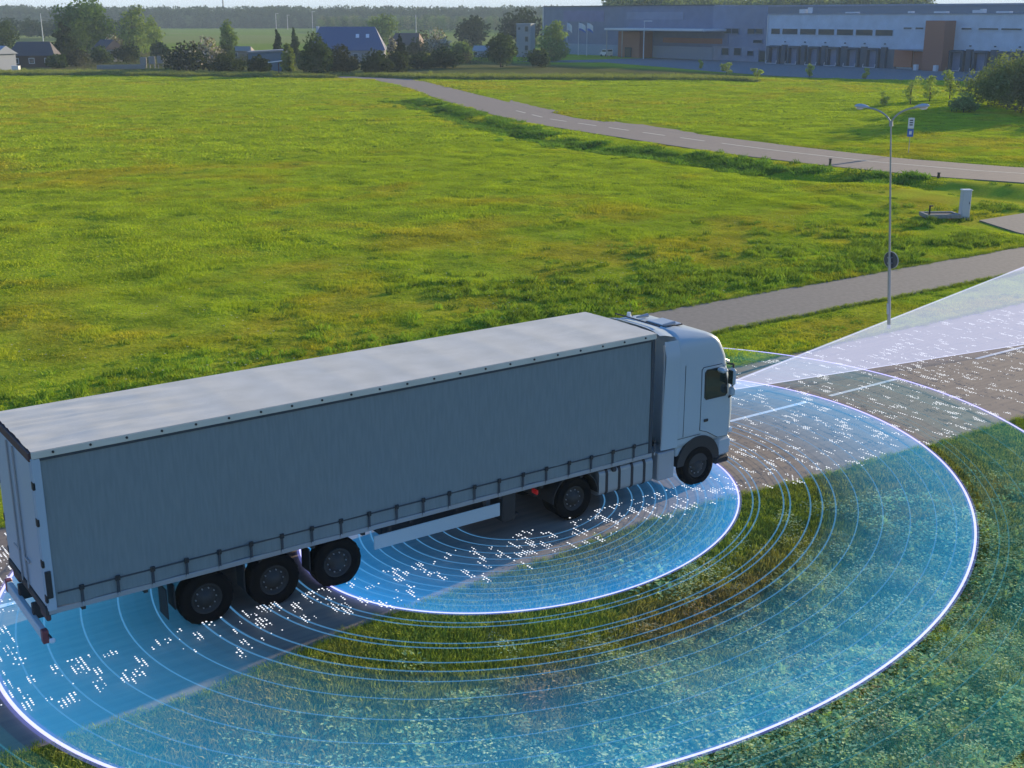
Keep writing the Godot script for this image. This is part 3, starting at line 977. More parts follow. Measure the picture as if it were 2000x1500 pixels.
func make_village() -> void:
	var t := -0.61
	gable_house("shed", "pale blue-grey metal shed with a dark doorway at the left edge", Vector3(45.6, 0, -251.5), t - 0.5, 5.2, 5.0, 3.4, 4.9, M.shed_pale, M.shed_pale, 0.0, 0)
	var s := get_node("shed")
	put("doorway", MB.new().box(Vector3(0.2, 1.3, 2.48), Vector3(2.4, 2.6, 0.14)).done(), M.window_dark, s)
	gable_house("house", "low dark-roofed brown house beside the pale shed on the left", Vector3(56.5, 0, -264.5), t + 0.15, 9.0, 7.0, 2.6, 5.4, M.wall_brown, M.roof_dark, 1.5, 3)
	var h := gable_house("house", "house with a large bright blue hipped roof and two roof lights", Vector3(127.0, 0, -253.0), t + 0.05, 17.6, 11.0, 2.9, 8.2, M.wall_grey, M.roof_blue, 2.6, 4, 2)
	put("chimney", MB.new().box(Vector3(-7.2, 7.2, -0.6), Vector3(0.7, 2.2, 0.7), 0.04).done(), M.frame_white, h)
	gable_house("house", "small house with a dark brown roof right of the blue-roofed one", Vector3(166.0, 0, -291.0), t - 0.2, 8.2, 7.0, 2.9, 6.0, M.wall_beige, M.roof_brown, 1.0, 2)
	gable_house("house", "small pale cottage half hidden behind bushes left of the tower", Vector3(173.5, 0, -264.0), t, 5.4, 5.0, 1.7, 3.0, M.shed_pale, M.wall_grey, 0.8, 2)
	gable_house("house", "tiny beige hut with a flat-pitched roof left of the blue shed", Vector3(110.6, 0, -278.0), t, 4.2, 4.0, 2.4, 3.4, M.wall_beige, M.wall_beige, 0.5, 1)
	gable_house("house", "grey house gable showing between the conical tree and the big round tree", Vector3(80.0, 0, -288.0), t - 0.7, 5.0, 5.0, 3.0, 5.2, M.shed_pale, M.roof_dark, 0.0, 1)
	# flat-roofed blue shed
	var b := thing("shed", "flat-roofed dark blue shed behind the bus shelter sign", "shed", Vector3(89.5, 0, -216.5), t + 0.1)
	put("wall", MB.new().box(Vector3(0, 1.8, 0), Vector3(7.4, 4.0, 5.0)).done(), M.shed_blue, b)
	put("roof", MB.new().box(Vector3(0, 3.95, 0), Vector3(7.9, 0.3, 5.5), 0.03, Basis(Vector3(0, 0, 1), 0.05)).done(), M.wall_grey, b)
	put("door", MB.new().box(Vector3(-1.5, 1.3, 2.53), Vector3(2.2, 2.5, 0.08)).done(), M.window_dark, b)
	# concrete tower with three windows
	var w := thing("concrete_tower", "narrow grey concrete tower with three dark window openings", "tower", Vector3(183.5, 0, -258.0), -0.95)
	put("wall", MB.new().box(Vector3(0, 4.1, 0), Vector3(4.0, 8.8, 4.0), 0.05).done(), M.wall_grey, w)
	put("roof_slab", MB.new().box(Vector3(0, 8.6, 0), Vector3(4.3, 0.22, 4.3), 0.03).done(), M.plinth, w)
	for y in [2.4, 4.7, 7.3]:
		var f := put("window", MB.new().box(Vector3(0.9, y, 2.0), Vector3(0.95, 1.4, 0.12)).done(), M.wall_beige, w)
		put("pane", MB.new().box(Vector3(0.9, y, 2.05), Vector3(0.75, 1.2, 0.06)).done(), M.window_dark, f)
	put("vent_opening", MB.new().box(Vector3(-1.2, 7.4, 2.02), Vector3(0.6, 0.6, 0.08)).done(), M.window_dark, w)
	# row of broken concrete panels and the low concrete wall that runs to them
	for k in 3:
		var pn := thing("broken_wall_panel", ["left one of three upright pale concrete panels beside the bushes", "middle one of three upright pale concrete panels beside the bushes", "right and highest of three upright pale concrete panels beside the bushes"][k], "concrete panel", Vector3(73.4 + k * 1.5, 0.0, -243.4 + k * 1.0 - 0.8), t + 0.1 * k, "concrete panels")
		put("slab", MB.new().box(Vector3(0, 1.5 + 0.15 * k, 0), Vector3(1.35, 1.6, 0.3), 0.04).done(), M.concrete, pn)
		for sx in [-0.5, 0.5]:
			put("leg", MB.new().box(Vector3(sx, 0.35, 0), Vector3(0.2, 0.9, 0.24)).done(), M.concrete, pn)
	var lw := MB.new()
	lw.box(Vector3(0, 0.35, 0), Vector3(9.5, 0.9, 0.4), 0.05)
	tag(put("low_wall", lw.done(), M.concrete, self, Vector3(66.5, 0.3, -238.0), t + 0.35), "low pale concrete wall leading to the upright panels", "wall")
	tag(put("container", MB.new().box(Vector3(0, 0.55, 0), Vector3(1.35, 1.1, 1.2), 0.06).box(Vector3(0, 1.14, 0), Vector3(1.45, 0.08, 1.3), 0.02).done(), M.white, self, Vector3(46.9, 0, -242.5), t), "small white container standing in front of the pale shed", "container")


# ================================================================ trees
func crown_mesh(lobes: Array, n: int, size: float, c: Color, pale: Color, share: float, s: int) -> ArrayMesh:
	# lobes: [centre, radii]; many small folded leaf sprays spread through them, thinner between the clumps
	var r := RandomNumberGenerator.new()
	r.seed = s
	var gaps := FastNoiseLite.new()
	gaps.seed = s
	gaps.frequency = 0.45
	var vol := 0.0
	for l in lobes: vol += pow(l[1].x * l[1].y * l[1].z, 0.7)
	var v := PackedVector3Array()
	var cols := PackedColorArray()
	for l in lobes:
		var cnt := int(n * pow(l[1].x * l[1].y * l[1].z, 0.7) / vol)
		var lobe_tint := r.randf_range(0.8, 1.2)
		for k in cnt:
			var d := Vector3(r.randfn(), r.randfn(), r.randfn()).normalized() * pow(r.randf(), 0.42)
			var p: Vector3 = l[0] + d * l[1] * r.randf_range(0.92, 1.1)
			if p.y < 0.05 or gaps.get_noise_3d(p.x * 1.4, p.y * 1.4, p.z * 1.4) < -0.22: continue
			var a := Vector3(r.randfn(), r.randfn(), r.randfn()).normalized()
			var b := a.cross(Vector3(r.randfn(), r.randfn(), r.randfn())).normalized()
			var nn := a.cross(b)
			var z := size * r.randf_range(0.55, 1.35)
			var q0 := p - a * z * 0.5
			var q1 := p + b * z * 0.32 + nn * z * 0.15
			var q2 := p + a * z * 0.5
			var q3 := p - b * z * 0.32 + nn * z * 0.15
			v.append_array(PackedVector3Array([q0, q1, q2, q0, q2, q3]))
			var cc := (pale if r.randf() < share else c) * lobe_tint * r.randf_range(0.75, 1.25)
			cc.a = 1.0
			for m in 6: cols.append(cc)
	return leaf_mesh(v, cols)


func lobes_for(kind: String, w: float, h: float, r: RandomNumberGenerator) -> Array:
	var out := []
	match kind:
		"conifer":
			for k in 9:
				var f := k / 8.0
				var rad := w * 0.5 * (1.0 - f) + 0.25
				out.append([Vector3(r.randf_range(-0.1, 0.1) * w, h * (0.1 + 0.84 * f), r.randf_range(-0.1, 0.1) * w), Vector3(rad, h * 0.085, rad)])
		"poplar":
			for k in 7:
				var f := k / 6.0
				var rad := w * 0.5 * (0.65 + 0.5 * sin(PI * (0.15 + 0.75 * f)) - 0.35 * f)
				out.append([Vector3(r.randf_range(-0.12, 0.12) * w, h * (0.14 + 0.76 * f), r.randf_range(-0.12, 0.12) * w), Vector3(rad, h * 0.13, rad)])
		"bush":
			for k in 8:
				var t := TAU * k / 8.0 + r.randf()
				var rr := w * 0.3 * sqrt(r.randf_range(0.1, 1.0))
				var hh := h * r.randf_range(0.42, 0.74) * (1.0 - 0.3 * rr / w)
				out.append([Vector3(cos(t) * rr, hh * 0.75, sin(t) * rr), Vector3(w * r.randf_range(0.18, 0.28), hh * 0.55, w * r.randf_range(0.18, 0.28))])
			out.append([Vector3(0, h * 0.62, 0), Vector3(w * 0.26, h * 0.36, w * 0.26)])
			out.append([Vector3(0, h * 0.25, 0), Vector3(w * 0.44, h * 0.26, w * 0.4)])
		"sapling":
			for k in 5:
				out.append([Vector3(r.randf_range(-0.25, 0.25) * w, h * (0.25 + 0.16 * k), r.randf_range(-0.25, 0.25) * w), Vector3(w * 0.26, h * 0.16, w * 0.26)])
		_:
			for k in 11:
				var t := TAU * k / 11.0 * 2.4
				var f := (k + 0.5) / 11.0
				var rr := w * 0.32 * sin(PI * (0.12 + 0.8 * f))
				out.append([Vector3(cos(t) * rr, h * (0.22 + 0.62 * f), sin(t) * rr), Vector3.ONE * w * r.randf_range(0.2, 0.28)])
			out.append([Vector3(0, h * 0.55, 0), Vector3(w * 0.34, h * 0.34, w * 0.34)])
	return out


func plant(called: String, kind: String, x: float, z: float, w: float, h: float, c: Color, label: String, group: String, n := 1100, size := 0.55, pale := Color(0, 0, 0), share := 0.0) -> void:
	var s := int(absf(x * 13.0 + z * 7.0)) + 1
	var r := RandomNumberGenerator.new()
	r.seed = s
	var t := thing(called, label, "tree" if not called.contains("bush") and not called.contains("lilac") else "bush", Vector3(x, height(x, z), z), 0.0, group)
	var lobes := lobes_for(kind, w, h, r)
	var mb := MB.new()
	var top := h * (0.85 if kind in ["conifer", "poplar", "sapling"] else 0.6)
	var girth := clampf(h * 0.022, 0.02, 0.35)
	mb.cyl(Vector3(0, -0.2, 0), Vector3(0.1 * girth, top * 0.45, 0), girth * 1.2, girth * 0.75, 8, false)
	mb.cyl(Vector3(0.1 * girth, top * 0.45, 0), Vector3(-0.3 * girth, top, 0), girth * 0.75, girth * 0.15, 8, false)
	put("trunk", mb.done(), M.bark, t)
	if not kind in ["conifer", "poplar"]:
		for k in mini(5, lobes.size()):
			var l: Vector3 = lobes[k * (lobes.size() - 1) / 5][0]
			put("limb", MB.new().cyl(Vector3(0, top * (0.12 if kind == "bush" else 0.35), 0), l, girth * 0.5, girth * 0.12, 6, false).done(), M.bark, t)
	put("crown", crown_mesh(lobes, int(n * 1.5), size * (1.4 if x - z > 200.0 else 1.0), c, pale, share, s), M.leaf, t)


func make_trees() -> void:
	var v := "trees and bushes around the village"
	var dark := Color(0.07, 0.1, 0.04)
	var mid := Color(0.1, 0.15, 0.04)
	var light := Color(0.24, 0.31, 0.09)
	var grey := Color(0.17, 0.155, 0.1)
	var mauve := Color(0.5, 0.43, 0.4)
	plant("tree", "round", 69.5, -344.6, 9.0, 9.6, dark, "dark spreading tree at the far left edge behind the brown house", v)
	plant("conifer_tree", "conifer", 67.9, -281.8, 8.0, 10.2, Color(0.04, 0.055, 0.02), "broad cone-shaped dark tree beside the brown house", v, 1700)
	plant("tree", "round", 88.0, -331.6, 16.5, 15.2, Color(0.12, 0.19, 0.055), "tallest and widest round green tree of the village", v, 3600, 0.7)
	plant("tree", "round", 82.0, -322.0, 8.0, 9.5, mid, "mid-green tree in front of the tallest round one", v, 1300)
	plant("tree", "poplar", 101.6, -333.0, 10.0, 13.4, light, "tall pale green tree with two lit tops", v, 1800, 0.6)
	plant("tree", "poplar", 111.3, -343.8, 6.0, 10.4, light, "slimmer pale green tree right of the two-topped one", v, 1000)
	plant("bush", "bush", 91.2, -318.9, 6.2, 6.2, grey, "pale grey-brown bush under the tall pale tree", v, 900, 0.5, mauve, 0.25)
	plant("bush", "bush", 97.2, -300.0, 6.0, 4.6, dark, "dark bush standing right behind the concrete panels", v, 800)
	plant("lilac", "bush", 72.5, -216.9, 9.6, 6.2, Color(0.045, 0.055, 0.03), "dark grey-green lilac nearest to the concrete panels", v, 1500, 0.5, mauve, 0.1)
	plant("lilac", "bush", 84.5, -237.0, 8.8, 7.0, grey, "blossoming pale pinkish lilac left of the slim tree", v, 1500, 0.5, mauve, 0.45)
	plant("tree", "poplar", 116.6, -300.9, 4.8, 9.6, Color(0.2, 0.27, 0.07), "slim upright light green tree standing alone before the field", v, 1000)
	plant("bush", "bush", 77.3, -208.3, 8.0, 4.2, Color(0.05, 0.065, 0.025), "low olive bush at the meadow's edge before the slim tree", v, 1400, 0.45)
	plant("bush", "bush", 97.1, -257.3, 4.8, 5.4, dark, "dark narrow bush in front of the slim upright tree", v, 800)
	plant("conifer_tree", "conifer", 114.3, -265.3, 3.2, 7.3, Color(0.03, 0.055, 0.022), "left one of two dark conifers beside the blue roof", v, 900)
	plant("conifer_tree", "conifer", 117.6, -263.0, 3.6, 7.8, dark, "right one of two dark conifers beside the blue roof", v, 900)
	plant("bush", "poplar", 86.0, -199.6, 2.9, 5.5, Color(0.2, 0.24, 0.06), "upright yellow-green bush right of the blue shed", v, 800, 0.45)
	plant("bush", "bush", 88.4, -193.3, 7.6, 8.2, dark, "largest dark bush before the blue-roofed house", v, 2200, 0.5)
	plant("bush", "bush", 93.9, -194.0, 7.4, 5.8, Color(0.06, 0.06, 0.035), "brownish bush right of the largest dark one", v, 1400, 0.5)
	plant("bush", "bush", 99.8, -190.9, 7.0, 4.8, Color(0.05, 0.065, 0.03), "grey-green bush under the right half of the blue roof", v, 1300, 0.5)
	plant("lilac", "bush", 136.9, -249.4, 3.0, 6.4, grey, "slim pale blossoming lilac touching the blue roof", v, 700, 0.45, mauve, 0.6)
	plant("tree", "round", 226.0, -412.0, 13.0, 11.0, Color(0.17, 0.23, 0.06), "round green tree rising behind the blue-roofed house", v, 1300, 0.8)
	plant("conifer_tree", "conifer", 112.3, -203.0, 4.4, 7.0, Color(0.025, 0.035, 0.018), "dark pointed bushy tree right of the blue-roofed house", v, 1300, 0.5)
	plant("lilac", "bush", 166.5, -276.2, 9.6, 8.0, grey, "broad pale blossoming lilac beside the brown-roofed house", v, 1600, 0.5, mauve, 0.5)
	plant("bush", "bush", 175.4, -298.5, 7.5, 6.8, Color(0.07, 0.065, 0.045), "brownish bush behind the broad pale lilac", v, 900, 0.55)
	plant("bush", "bush", 126.0, -208.0, 8.0, 4.6, Color(0.03, 0.05, 0.022), "low dark green bush below the broad pale lilac", v, 1400, 0.5)
	plant("bush", "bush", 146.5, -232.4, 6.2, 5.6, Color(0.17, 0.22, 0.08), "light green round bush left of the pale cottage", v, 1100, 0.5)
	plant("tree", "round", 137.5, -203.5, 6.6, 6.8, dark, "dark bushy tree in front of the concrete tower", v, 1500, 0.5)
	plant("bush", "bush", 145.0, -199.0, 5.2, 4.2, dark, "low dark bush between the concrete tower and the pale green tree", v, 1000, 0.5)
	plant("tree", "round", 253.0, -358.1, 17.0, 11.5, Color(0.03, 0.045, 0.022), "wide dark tree behind the concrete tower", v, 1700, 0.9)
	plant("tree", "round", 228.0, -352.0, 12.0, 10.5, Color(0.035, 0.05, 0.025), "dark tree far behind the cottage left of the tower", v, 1300, 0.9)
	plant("tree", "poplar", 169.3, -226.5, 7.4, 9.6, Color(0.27, 0.34, 0.12), "leafy pale green tree at the warehouse's left corner", v, 2600, 0.45)
	plant("bush", "bush", 58.5, -255.0, 5.0, 3.0, dark, "low dark bush before the brown house", v, 900)
	plant("bush", "bush", 64.5, -262.0, 6.0, 4.0, Color(0.06, 0.06, 0.04), "brownish bush right of the brown house", v, 900)
	plant("bush", "bush", 74.0, -275.0, 7.0, 4.2, dark, "dark bush at the foot of the broad cone-shaped tree", v, 1000)
	plant("bush", "bush", 83.0, -283.0, 7.0, 4.6, Color(0.05, 0.07, 0.03), "olive bush before the grey gable", v, 1000)
	plant("bush", "bush", 108.0, -197.0, 6.5, 4.2, Color(0.05, 0.065, 0.03), "olive bush under the right end of the blue roof", v, 1200, 0.5)
	plant("bush", "bush", 119.0, -206.0, 7.0, 3.6, Color(0.035, 0.055, 0.025), "low dark bush between the pointed tree and the pale lilac", v, 1200, 0.5)
	plant("bush", "bush", 155.0, -268.0, 6.5, 5.4, Color(0.06, 0.07, 0.04), "grey-green bush before the brown-roofed house", v, 1100, 0.5)
	plant("bush", "bush", 81.5, -203.5, 5.0, 3.6, Color(0.04, 0.055, 0.025), "dark bush before the left half of the blue shed", v, 1000, 0.5)
	plant("bush", "bush", 158.5, -219.0, 5.5, 3.4, dark, "low dark bush left of the pale green tree", v, 900, 0.5)
	# the willow group at the right with its long shadow
	var g := "bushes at the right edge"
	plant("bush", "bush", 119.0, -68.6, 12.0, 7.0, Color(0.24, 0.27, 0.12), "big pale-topped bush at the right edge", g, 9000, 0.32)
	plant("bush", "bush", 113.5, -60.5, 12.0, 6.4, Color(0.19, 0.18, 0.1), "browner big bush nearer the camera at the right edge", g, 9000, 0.32)
	plant("bush", "bush", 108.5, -67.4, 4.2, 2.6, Color(0.26, 0.32, 0.14), "low pale bush at the foot of the big right-hand bush", g, 1500, 0.25)
	plant("bush", "bush", 123.0, -72.5, 5.6, 4.4, Color(0.25, 0.32, 0.1), "light green bush behind the big right-hand bush", g, 2200, 0.28)
	plant("tree", "round", 131.5, -63.0, 11.0, 13.5, mid, "large tree just outside the right edge that shades the meadow", g, 5000, 0.5)
	plant("tree", "round", 130.0, -53.5, 8.5, 9.5, mid, "smaller tree just outside the right edge, nearer than the large one", g, 3500, 0.45)
	var sp := "self-sown saplings in the meadow"
	var sap := [
		[169.3, -175.0, 1.0, 1.8, "leftmost tiny sapling at the yard's edge"], [153.8, -151.7, 2.0, 2.2, "bushy sapling below the left end of the loading docks"], [145.8, -136.0, 1.7, 1.8, "sapling with pale top standing in the meadow near the yard"],
		[160.5, -137.1, 1.5, 2.2, "slim sapling at the yard's edge below the dock doors"], [162.8, -126.2, 1.3, 1.9, "small sapling at the yard's edge below the red dock door"], [114.3, -79.3, 1.9, 3.4, "thin tall sapling left of the right-hand bushes"],
		[120.3, -80.9, 2.2, 3.2, "leafy sapling next to the right-hand bushes"], [126.7, -82.5, 2.3, 3.7, "tallest sapling close behind the right-hand bushes"], [109.0, -79.0, 1.4, 1.9, "shortest of the saplings left of the right-hand bushes"], [130.5, -80.0, 2.4, 3.4, "sapling half hidden behind the right-hand bushes"],
	]
	for a in sap:
		plant("sapling_tree", "sapling", a[0], a[1], a[2] * 1.3, a[3], Color(0.4, 0.46, 0.13), a[4], sp, 420, 0.22)


func wood_unit(kind: String, s: int) -> ArrayMesh:
	# a far tree of unit height
	var r := RandomNumberGenerator.new()
	r.seed = s
	var lobes := lobes_for(kind, {"round": 0.5, "bush": 1.2}.get(kind, 0.34), 1.0, r)
	for l in lobes:
		l[0].y = maxf(l[0].y, 0.12)
	return crown_mesh(lobes, 130, 0.1, Color(1, 1, 1), Color(1, 1, 1), 0.0, s)


func wood(label: String, units: Array, a: Vector2, b: Vector2, deep: float, count: int, low: float, high: float, cols: Array) -> void:
	var back := Vector2(0.5765, -0.8171)
	for i in units.size():
		var buf := PackedFloat32Array()
		for k in count / units.size():
			var p := a.lerp(b, rng.randf()) + back * deep * rng.randf()
			var h := rng.randf_range(low, high) * (1.0 + 0.12 * n_low.get_noise_2d(p.x * 0.6, p.y * 0.6))
			var c: Color = cols[rng.randi() % cols.size()] * rng.randf_range(0.8, 1.2)
			place(buf, Vector3(p.x, -0.5, p.y), rng.randf() * TAU, h * rng.randf_range(0.85, 1.2), h, c)
		tag(scatter("far_wood", units[i], M.leaf, buf), label, "wood", "", "stuff")


func make_woods() -> void:
	var fir := [wood_unit("conifer", 3), wood_unit("conifer", 4)]
	var broad := [wood_unit("round", 5), wood_unit("round", 6)]
	wood("far dark pine wood along the horizon on the left", fir, Vector2(195, -1163), Vector2(690, -813), 110.0, 3000, 11.5, 19.0, [Color(0.04, 0.07, 0.035), Color(0.07, 0.11, 0.05), Color(0.025, 0.045, 0.028)])
	wood("lower leafy trees along the foot of the far pine wood", broad, Vector2(195, -1155), Vector2(600, -860), 30.0, 500, 7.0, 14.0, [Color(0.1, 0.15, 0.08), Color(0.05, 0.08, 0.05)])
	wood("lighter mixed wood in the middle distance behind the blue roof", broad, Vector2(352, -720), Vector2(520, -602), 130.0, 620, 8.0, 12.5, [Color(0.12, 0.18, 0.07), Color(0.16, 0.22, 0.09), Color(0.08, 0.12, 0.07), Color(0.2, 0.21, 0.13)])
	wood("nearer dark trees at the left behind the village", broad, Vector2(100, -600), Vector2(170, -560), 60.0, 130, 8.0, 11.5, [Color(0.035, 0.06, 0.03), Color(0.05, 0.08, 0.04)])
	var low := [wood_unit("bush", 8), wood_unit("bush", 9)]
	wood("low scrub and garden bushes filling the village plots", low, Vector2(44, -262), Vector2(152, -214), 40.0, 190, 1.6, 3.8, [Color(0.05, 0.065, 0.03), Color(0.08, 0.085, 0.045), Color(0.07, 0.1, 0.04), Color(0.12, 0.11, 0.08)])
	wood("leafy trees showing over the warehouse roof", broad, Vector2(292, -352), Vector2(415, -302), 40.0, 420, 16.5, 22.0, [Color(0.14, 0.18, 0.08), Color(0.2, 0.24, 0.12)])


# ================================================================ the lorry
func wheel(parent: Node, x: float, wide: float, r: float, z_out: float, side: float, called := "wheel") -> void:
	var w := Node3D.new()
	w.name = called
	w.position = Vector3(x, r, z_out * side)
	parent.add_child(w, true)
	var ax := Vector3(0, 0, side)
	var ty := MB.new()
	ty.smooth(2)
	ty.lathe([Vector2(r * 0.56, -wide), Vector2(r * 0.93, -wide), Vector2(r, -wide + 0.05), Vector2(r, -0.06), Vector2(r * 0.965, -0.012), Vector2(r * 0.86, 0.0), Vector2(r * 0.7, -0.004), Vector2(r * 0.575, -0.03), Vector2(r * 0.56, -wide)], Vector3.ZERO, ax, 36)
	ty.smooth(-1)
	for k in 40:
		# tread blocks round the rim
		var t := TAU * k / 40.0
		var d := Vector3(cos(t), sin(t), 0)
		ty.box(d * (r - 0.011) + ax * (-0.1 - 0.07 * (k % 2)), Vector3(0.035, 0.05, 0.1), 0.0, Basis(d, ax.cross(d), ax))
	put("tyre", ty.done(), M.tyre_rubber, w)
	var rm := MB.new()
	rm.smooth(2)
	rm.lathe([Vector2(r * 0.575, -0.03), Vector2(r * 0.55, -0.02), Vector2(r * 0.5, -0.06), Vector2(r * 0.44, -0.1), Vector2(r * 0.34, -0.072), Vector2(r * 0.3, -0.02), Vector2(r * 0.24, -0.01), Vector2(r * 0.22, 0.015), Vector2(0.001, 0.02)], Vector3.ZERO, ax, 30)
	put("rim", rm.done(), M.rim_steel, w)
	var nuts := MB.new()
	for k in 10:
		var t2 := TAU * k / 10.0
		var p := Vector3(cos(t2), sin(t2), 0) * r * 0.38
		nuts.cyl(p - ax * 0.1, p - ax * 0.06, 0.014, 0.014, 6)
	put("wheel_nuts", nuts.done(), M.grey_metal, w)


func sheet(nx: int, ny: int, f: Callable) -> ArrayMesh:
	# a smooth sheet: f(u, v) gives the point
	var mb := MB.new()
	mb.smooth(3)
	for j in ny:
		for i in nx:
			mb.quad(f.call(float(i) / nx, float(j) / ny), f.call(float(i + 1) / nx, float(j) / ny), f.call(float(i + 1) / nx, float(j + 1) / ny), f.call(float(i) / nx, float(j + 1) / ny))
	return mb.done()


func make_lorry() -> void:
	var t := thing("articulated_lorry", "white articulated lorry with a grey curtain-sided trailer driving along the road", "lorry", Vector3.ZERO)
	make_trailer(t)
	make_tractor(t)


func make_trailer(t: Node3D) -> void:
	var L := 13.6
	var W := 1.275
	# curtains: cloth that bulges a little between its straps
	for s in [1.0, -1.0]:
		var f := func(u: float, v: float) -> Vector3:
			var x := -L + 0.13 + (L - 0.2) * (u if s > 0 else 1.0 - u)
			var y := 1.16 + 2.72 * v
			var wob := 0.012 * sin(u * 12.8 / 0.62 * TAU * 0.5) * (1.0 - v) + 0.012 * n_fine.get_noise_2d(x * 3.5, y * 0.25) - 0.022 * pow(absf(cos(u * PI * 4.0)), 30.0) + 0.014 * n_mid.get_noise_2d(x * 6.0, y * 3.0) + 0.012 * sin(v * PI)
			return Vector3(x, y, s * (W - 0.012 + wob))
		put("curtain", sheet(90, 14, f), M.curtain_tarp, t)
	# roof cloth over cross bows, creased at the rear
	var rf := func(u: float, v: float) -> Vector3:
		var x := -L + L * u
		var z := lerpf(W + 0.012, -W - 0.012, v)
		var edge_in := minf(v, 1.0 - v)
		var sag := -0.006 * absf(sin(u * 11.0 * PI)) * smoothstep(0.0, 0.12, edge_in)
		var crease := (0.02 * n_bump.get_noise_2d(x * 1.2 + z * 0.6, z * 9.0) + 0.008 * n_fine.get_noise_2d(x * 0.35, z * 5.0)) * smoothstep(0.0, 0.1, edge_in) * (0.3 + 1.6 * smoothstep(-9.5, -12.5, x))
		return Vector3(x, 4.0 + sag + crease + 0.02 * sin(v * PI), z)
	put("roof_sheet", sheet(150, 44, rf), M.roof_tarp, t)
	for s in [1.0, -1.0]:
		var fl := put("roof_flap", MB.new().box(Vector3(-L / 2, 3.935, s * (W + 0.012)), Vector3(L, 0.12, 0.02), 0.006).done(), M.roof_tarp, t)
		put("curtain_rail", MB.new().box(Vector3(-L / 2, 3.855, s * (W - 0.004)), Vector3(L - 0.06, 0.06, 0.03), 0.006).done(), M.strap, t)
		if s > 0:
			for k in 22:
				put("stud", MB.new().cyl(Vector3(-L + 0.35 + k * 0.615, 3.945, s * (W + 0.018)), Vector3(-L + 0.35 + k * 0.615, 3.945, s * (W + 0.04)), 0.024, 0.02, 8).done(), M.black_plastic, fl)
		put("side_rail", MB.new().box(Vector3(-L / 2, 1.1, s * (W - 0.03)), Vector3(L, 0.1, 0.05), 0.008).done(), M.grey_metal, t)
		put("curtain_hem", MB.new().box(Vector3(-L / 2 + 0.02, 1.42, s * (W + 0.006)), Vector3(L - 0.3, 0.025, 0.012)).done(), M.strap, t)
	# straps with buckles along the near side
	for k in 22:
		var x := -13.03 + k * 0.623
		var st := put("strap", MB.new().box(Vector3(x, 1.3, W + 0.014), Vector3(0.05, 0.32, 0.014), 0.003).done(), M.strap, t)
		put("buckle", MB.new().box(Vector3(x, 1.43, W + 0.026), Vector3(0.085, 0.1, 0.03), 0.01).done(), M.black_plastic, st)
		put("hook", MB.new().box(Vector3(x, 1.12, W + 0.016), Vector3(0.035, 0.07, 0.02), 0.004).done(), M.grey_metal, st)
	put("front_wall", MB.new().box(Vector3(-0.04, 2.55, 0), Vector3(0.08, 2.84, 2.5), 0.02).done(), M.door_paint, t)
	for s in [1.0, -1.0]:
		put("corner_post", MB.new().box(Vector3(-0.055, 2.5, s * (W - 0.03)), Vector3(0.1, 2.7, 0.07), 0.012).done(), M.strap, t)
		var cp := put("corner_post", MB.new().box(Vector3(-L + 0.06, 2.5, s * (W - 0.03)), Vector3(0.15, 2.75, 0.09), 0.012).done(), M.door_paint, t)
		for y in [1.35, 2.0, 2.75, 3.4]:
			put("hinge", MB.new().box(Vector3(-L - 0.005, y, s * (W - 0.035)), Vector3(0.05, 0.14, 0.1), 0.008).done(), M.black_plastic, cp)
		put("door_holder", MB.new().box(Vector3(-L + 0.04, 1.62, s * (W + 0.03)), Vector3(0.1, 0.5, 0.04), 0.01).done(), M.black_plastic, cp)
	# rear doors with lock rods
	put("rear_header", MB.new().box(Vector3(-L + 0.02, 3.9, 0), Vector3(0.12, 0.16, 2.5), 0.012).done(), M.maroon, t)
	put("rear_sill", MB.new().box(Vector3(-L + 0.02, 1.11, 0), Vector3(0.14, 0.14, 2.52), 0.012).done(), M.dark_metal, t)
	for s in [1.0, -1.0]:
		var d := put("rear_door", MB.new().box(Vector3(-L + 0.0, 2.5, s * 0.61), Vector3(0.05, 2.62, 1.2), 0.015).done(), M.door_paint, t)
		for zz in [0.2]:
			put("lock_rod", MB.new().cyl(Vector3(-L - 0.05, 1.15, s * zz), Vector3(-L - 0.05, 3.8, s * zz), 0.017, 0.017, 8).done(), M.grey_metal, d)
			put("rod_handle", MB.new().box(Vector3(-L - 0.06, 1.75, s * (zz + 0.14)), Vector3(0.025, 0.035, 0.34), 0.006).done(), M.grey_metal, d)
	# underbody
	for s in [1.0, -1.0]:
		put("chassis_beam", MB.new().box(Vector3(-7.6, 0.9, s * 0.46), Vector3(11.6, 0.34, 0.12), 0.01).done(), M.dark_metal, t)
	put("floor", MB.new().box(Vector3(-L / 2, 1.1, 0), Vector3(L - 0.1, 0.08, 2.4)).done(), M.dark_metal, t)
	for k in 12:
		put("cross_member", MB.new().box(Vector3(-13.0 + k * 1.1, 1.0, 0), Vector3(0.07, 0.1, 2.35)).done(), M.dark_metal, t)
	for x in [-10.8, -9.45, -8.1]:
		put("axle", MB.new().cyl(Vector3(x, 0.52, -1.1), Vector3(x, 0.52, 1.1), 0.07, 0.07, 10).done(), M.dark_metal, t)
		put("mudguard", MB.new().box(Vector3(x - 0.6, 0.72, 1.02), Vector3(0.03, 0.5, 0.36), 0.01).done(), M.black_plastic, t)
		put("suspension", MB.new().box(Vector3(x, 0.72, 0.6), Vector3(0.5, 0.3, 0.2), 0.04).box(Vector3(x, 0.72, -0.6), Vector3(0.5, 0.3, 0.2), 0.04).done(), M.dark_metal, t)
		for s in [1.0, -1.0]:
			wheel(t, x, 0.36, 0.52, 1.22, s)
	put("side_guard", MB.new().box(Vector3(-5.76, 0.735, 1.2), Vector3(3.06, 0.3, 0.03), 0.012).done(), M.guard_panel, t)
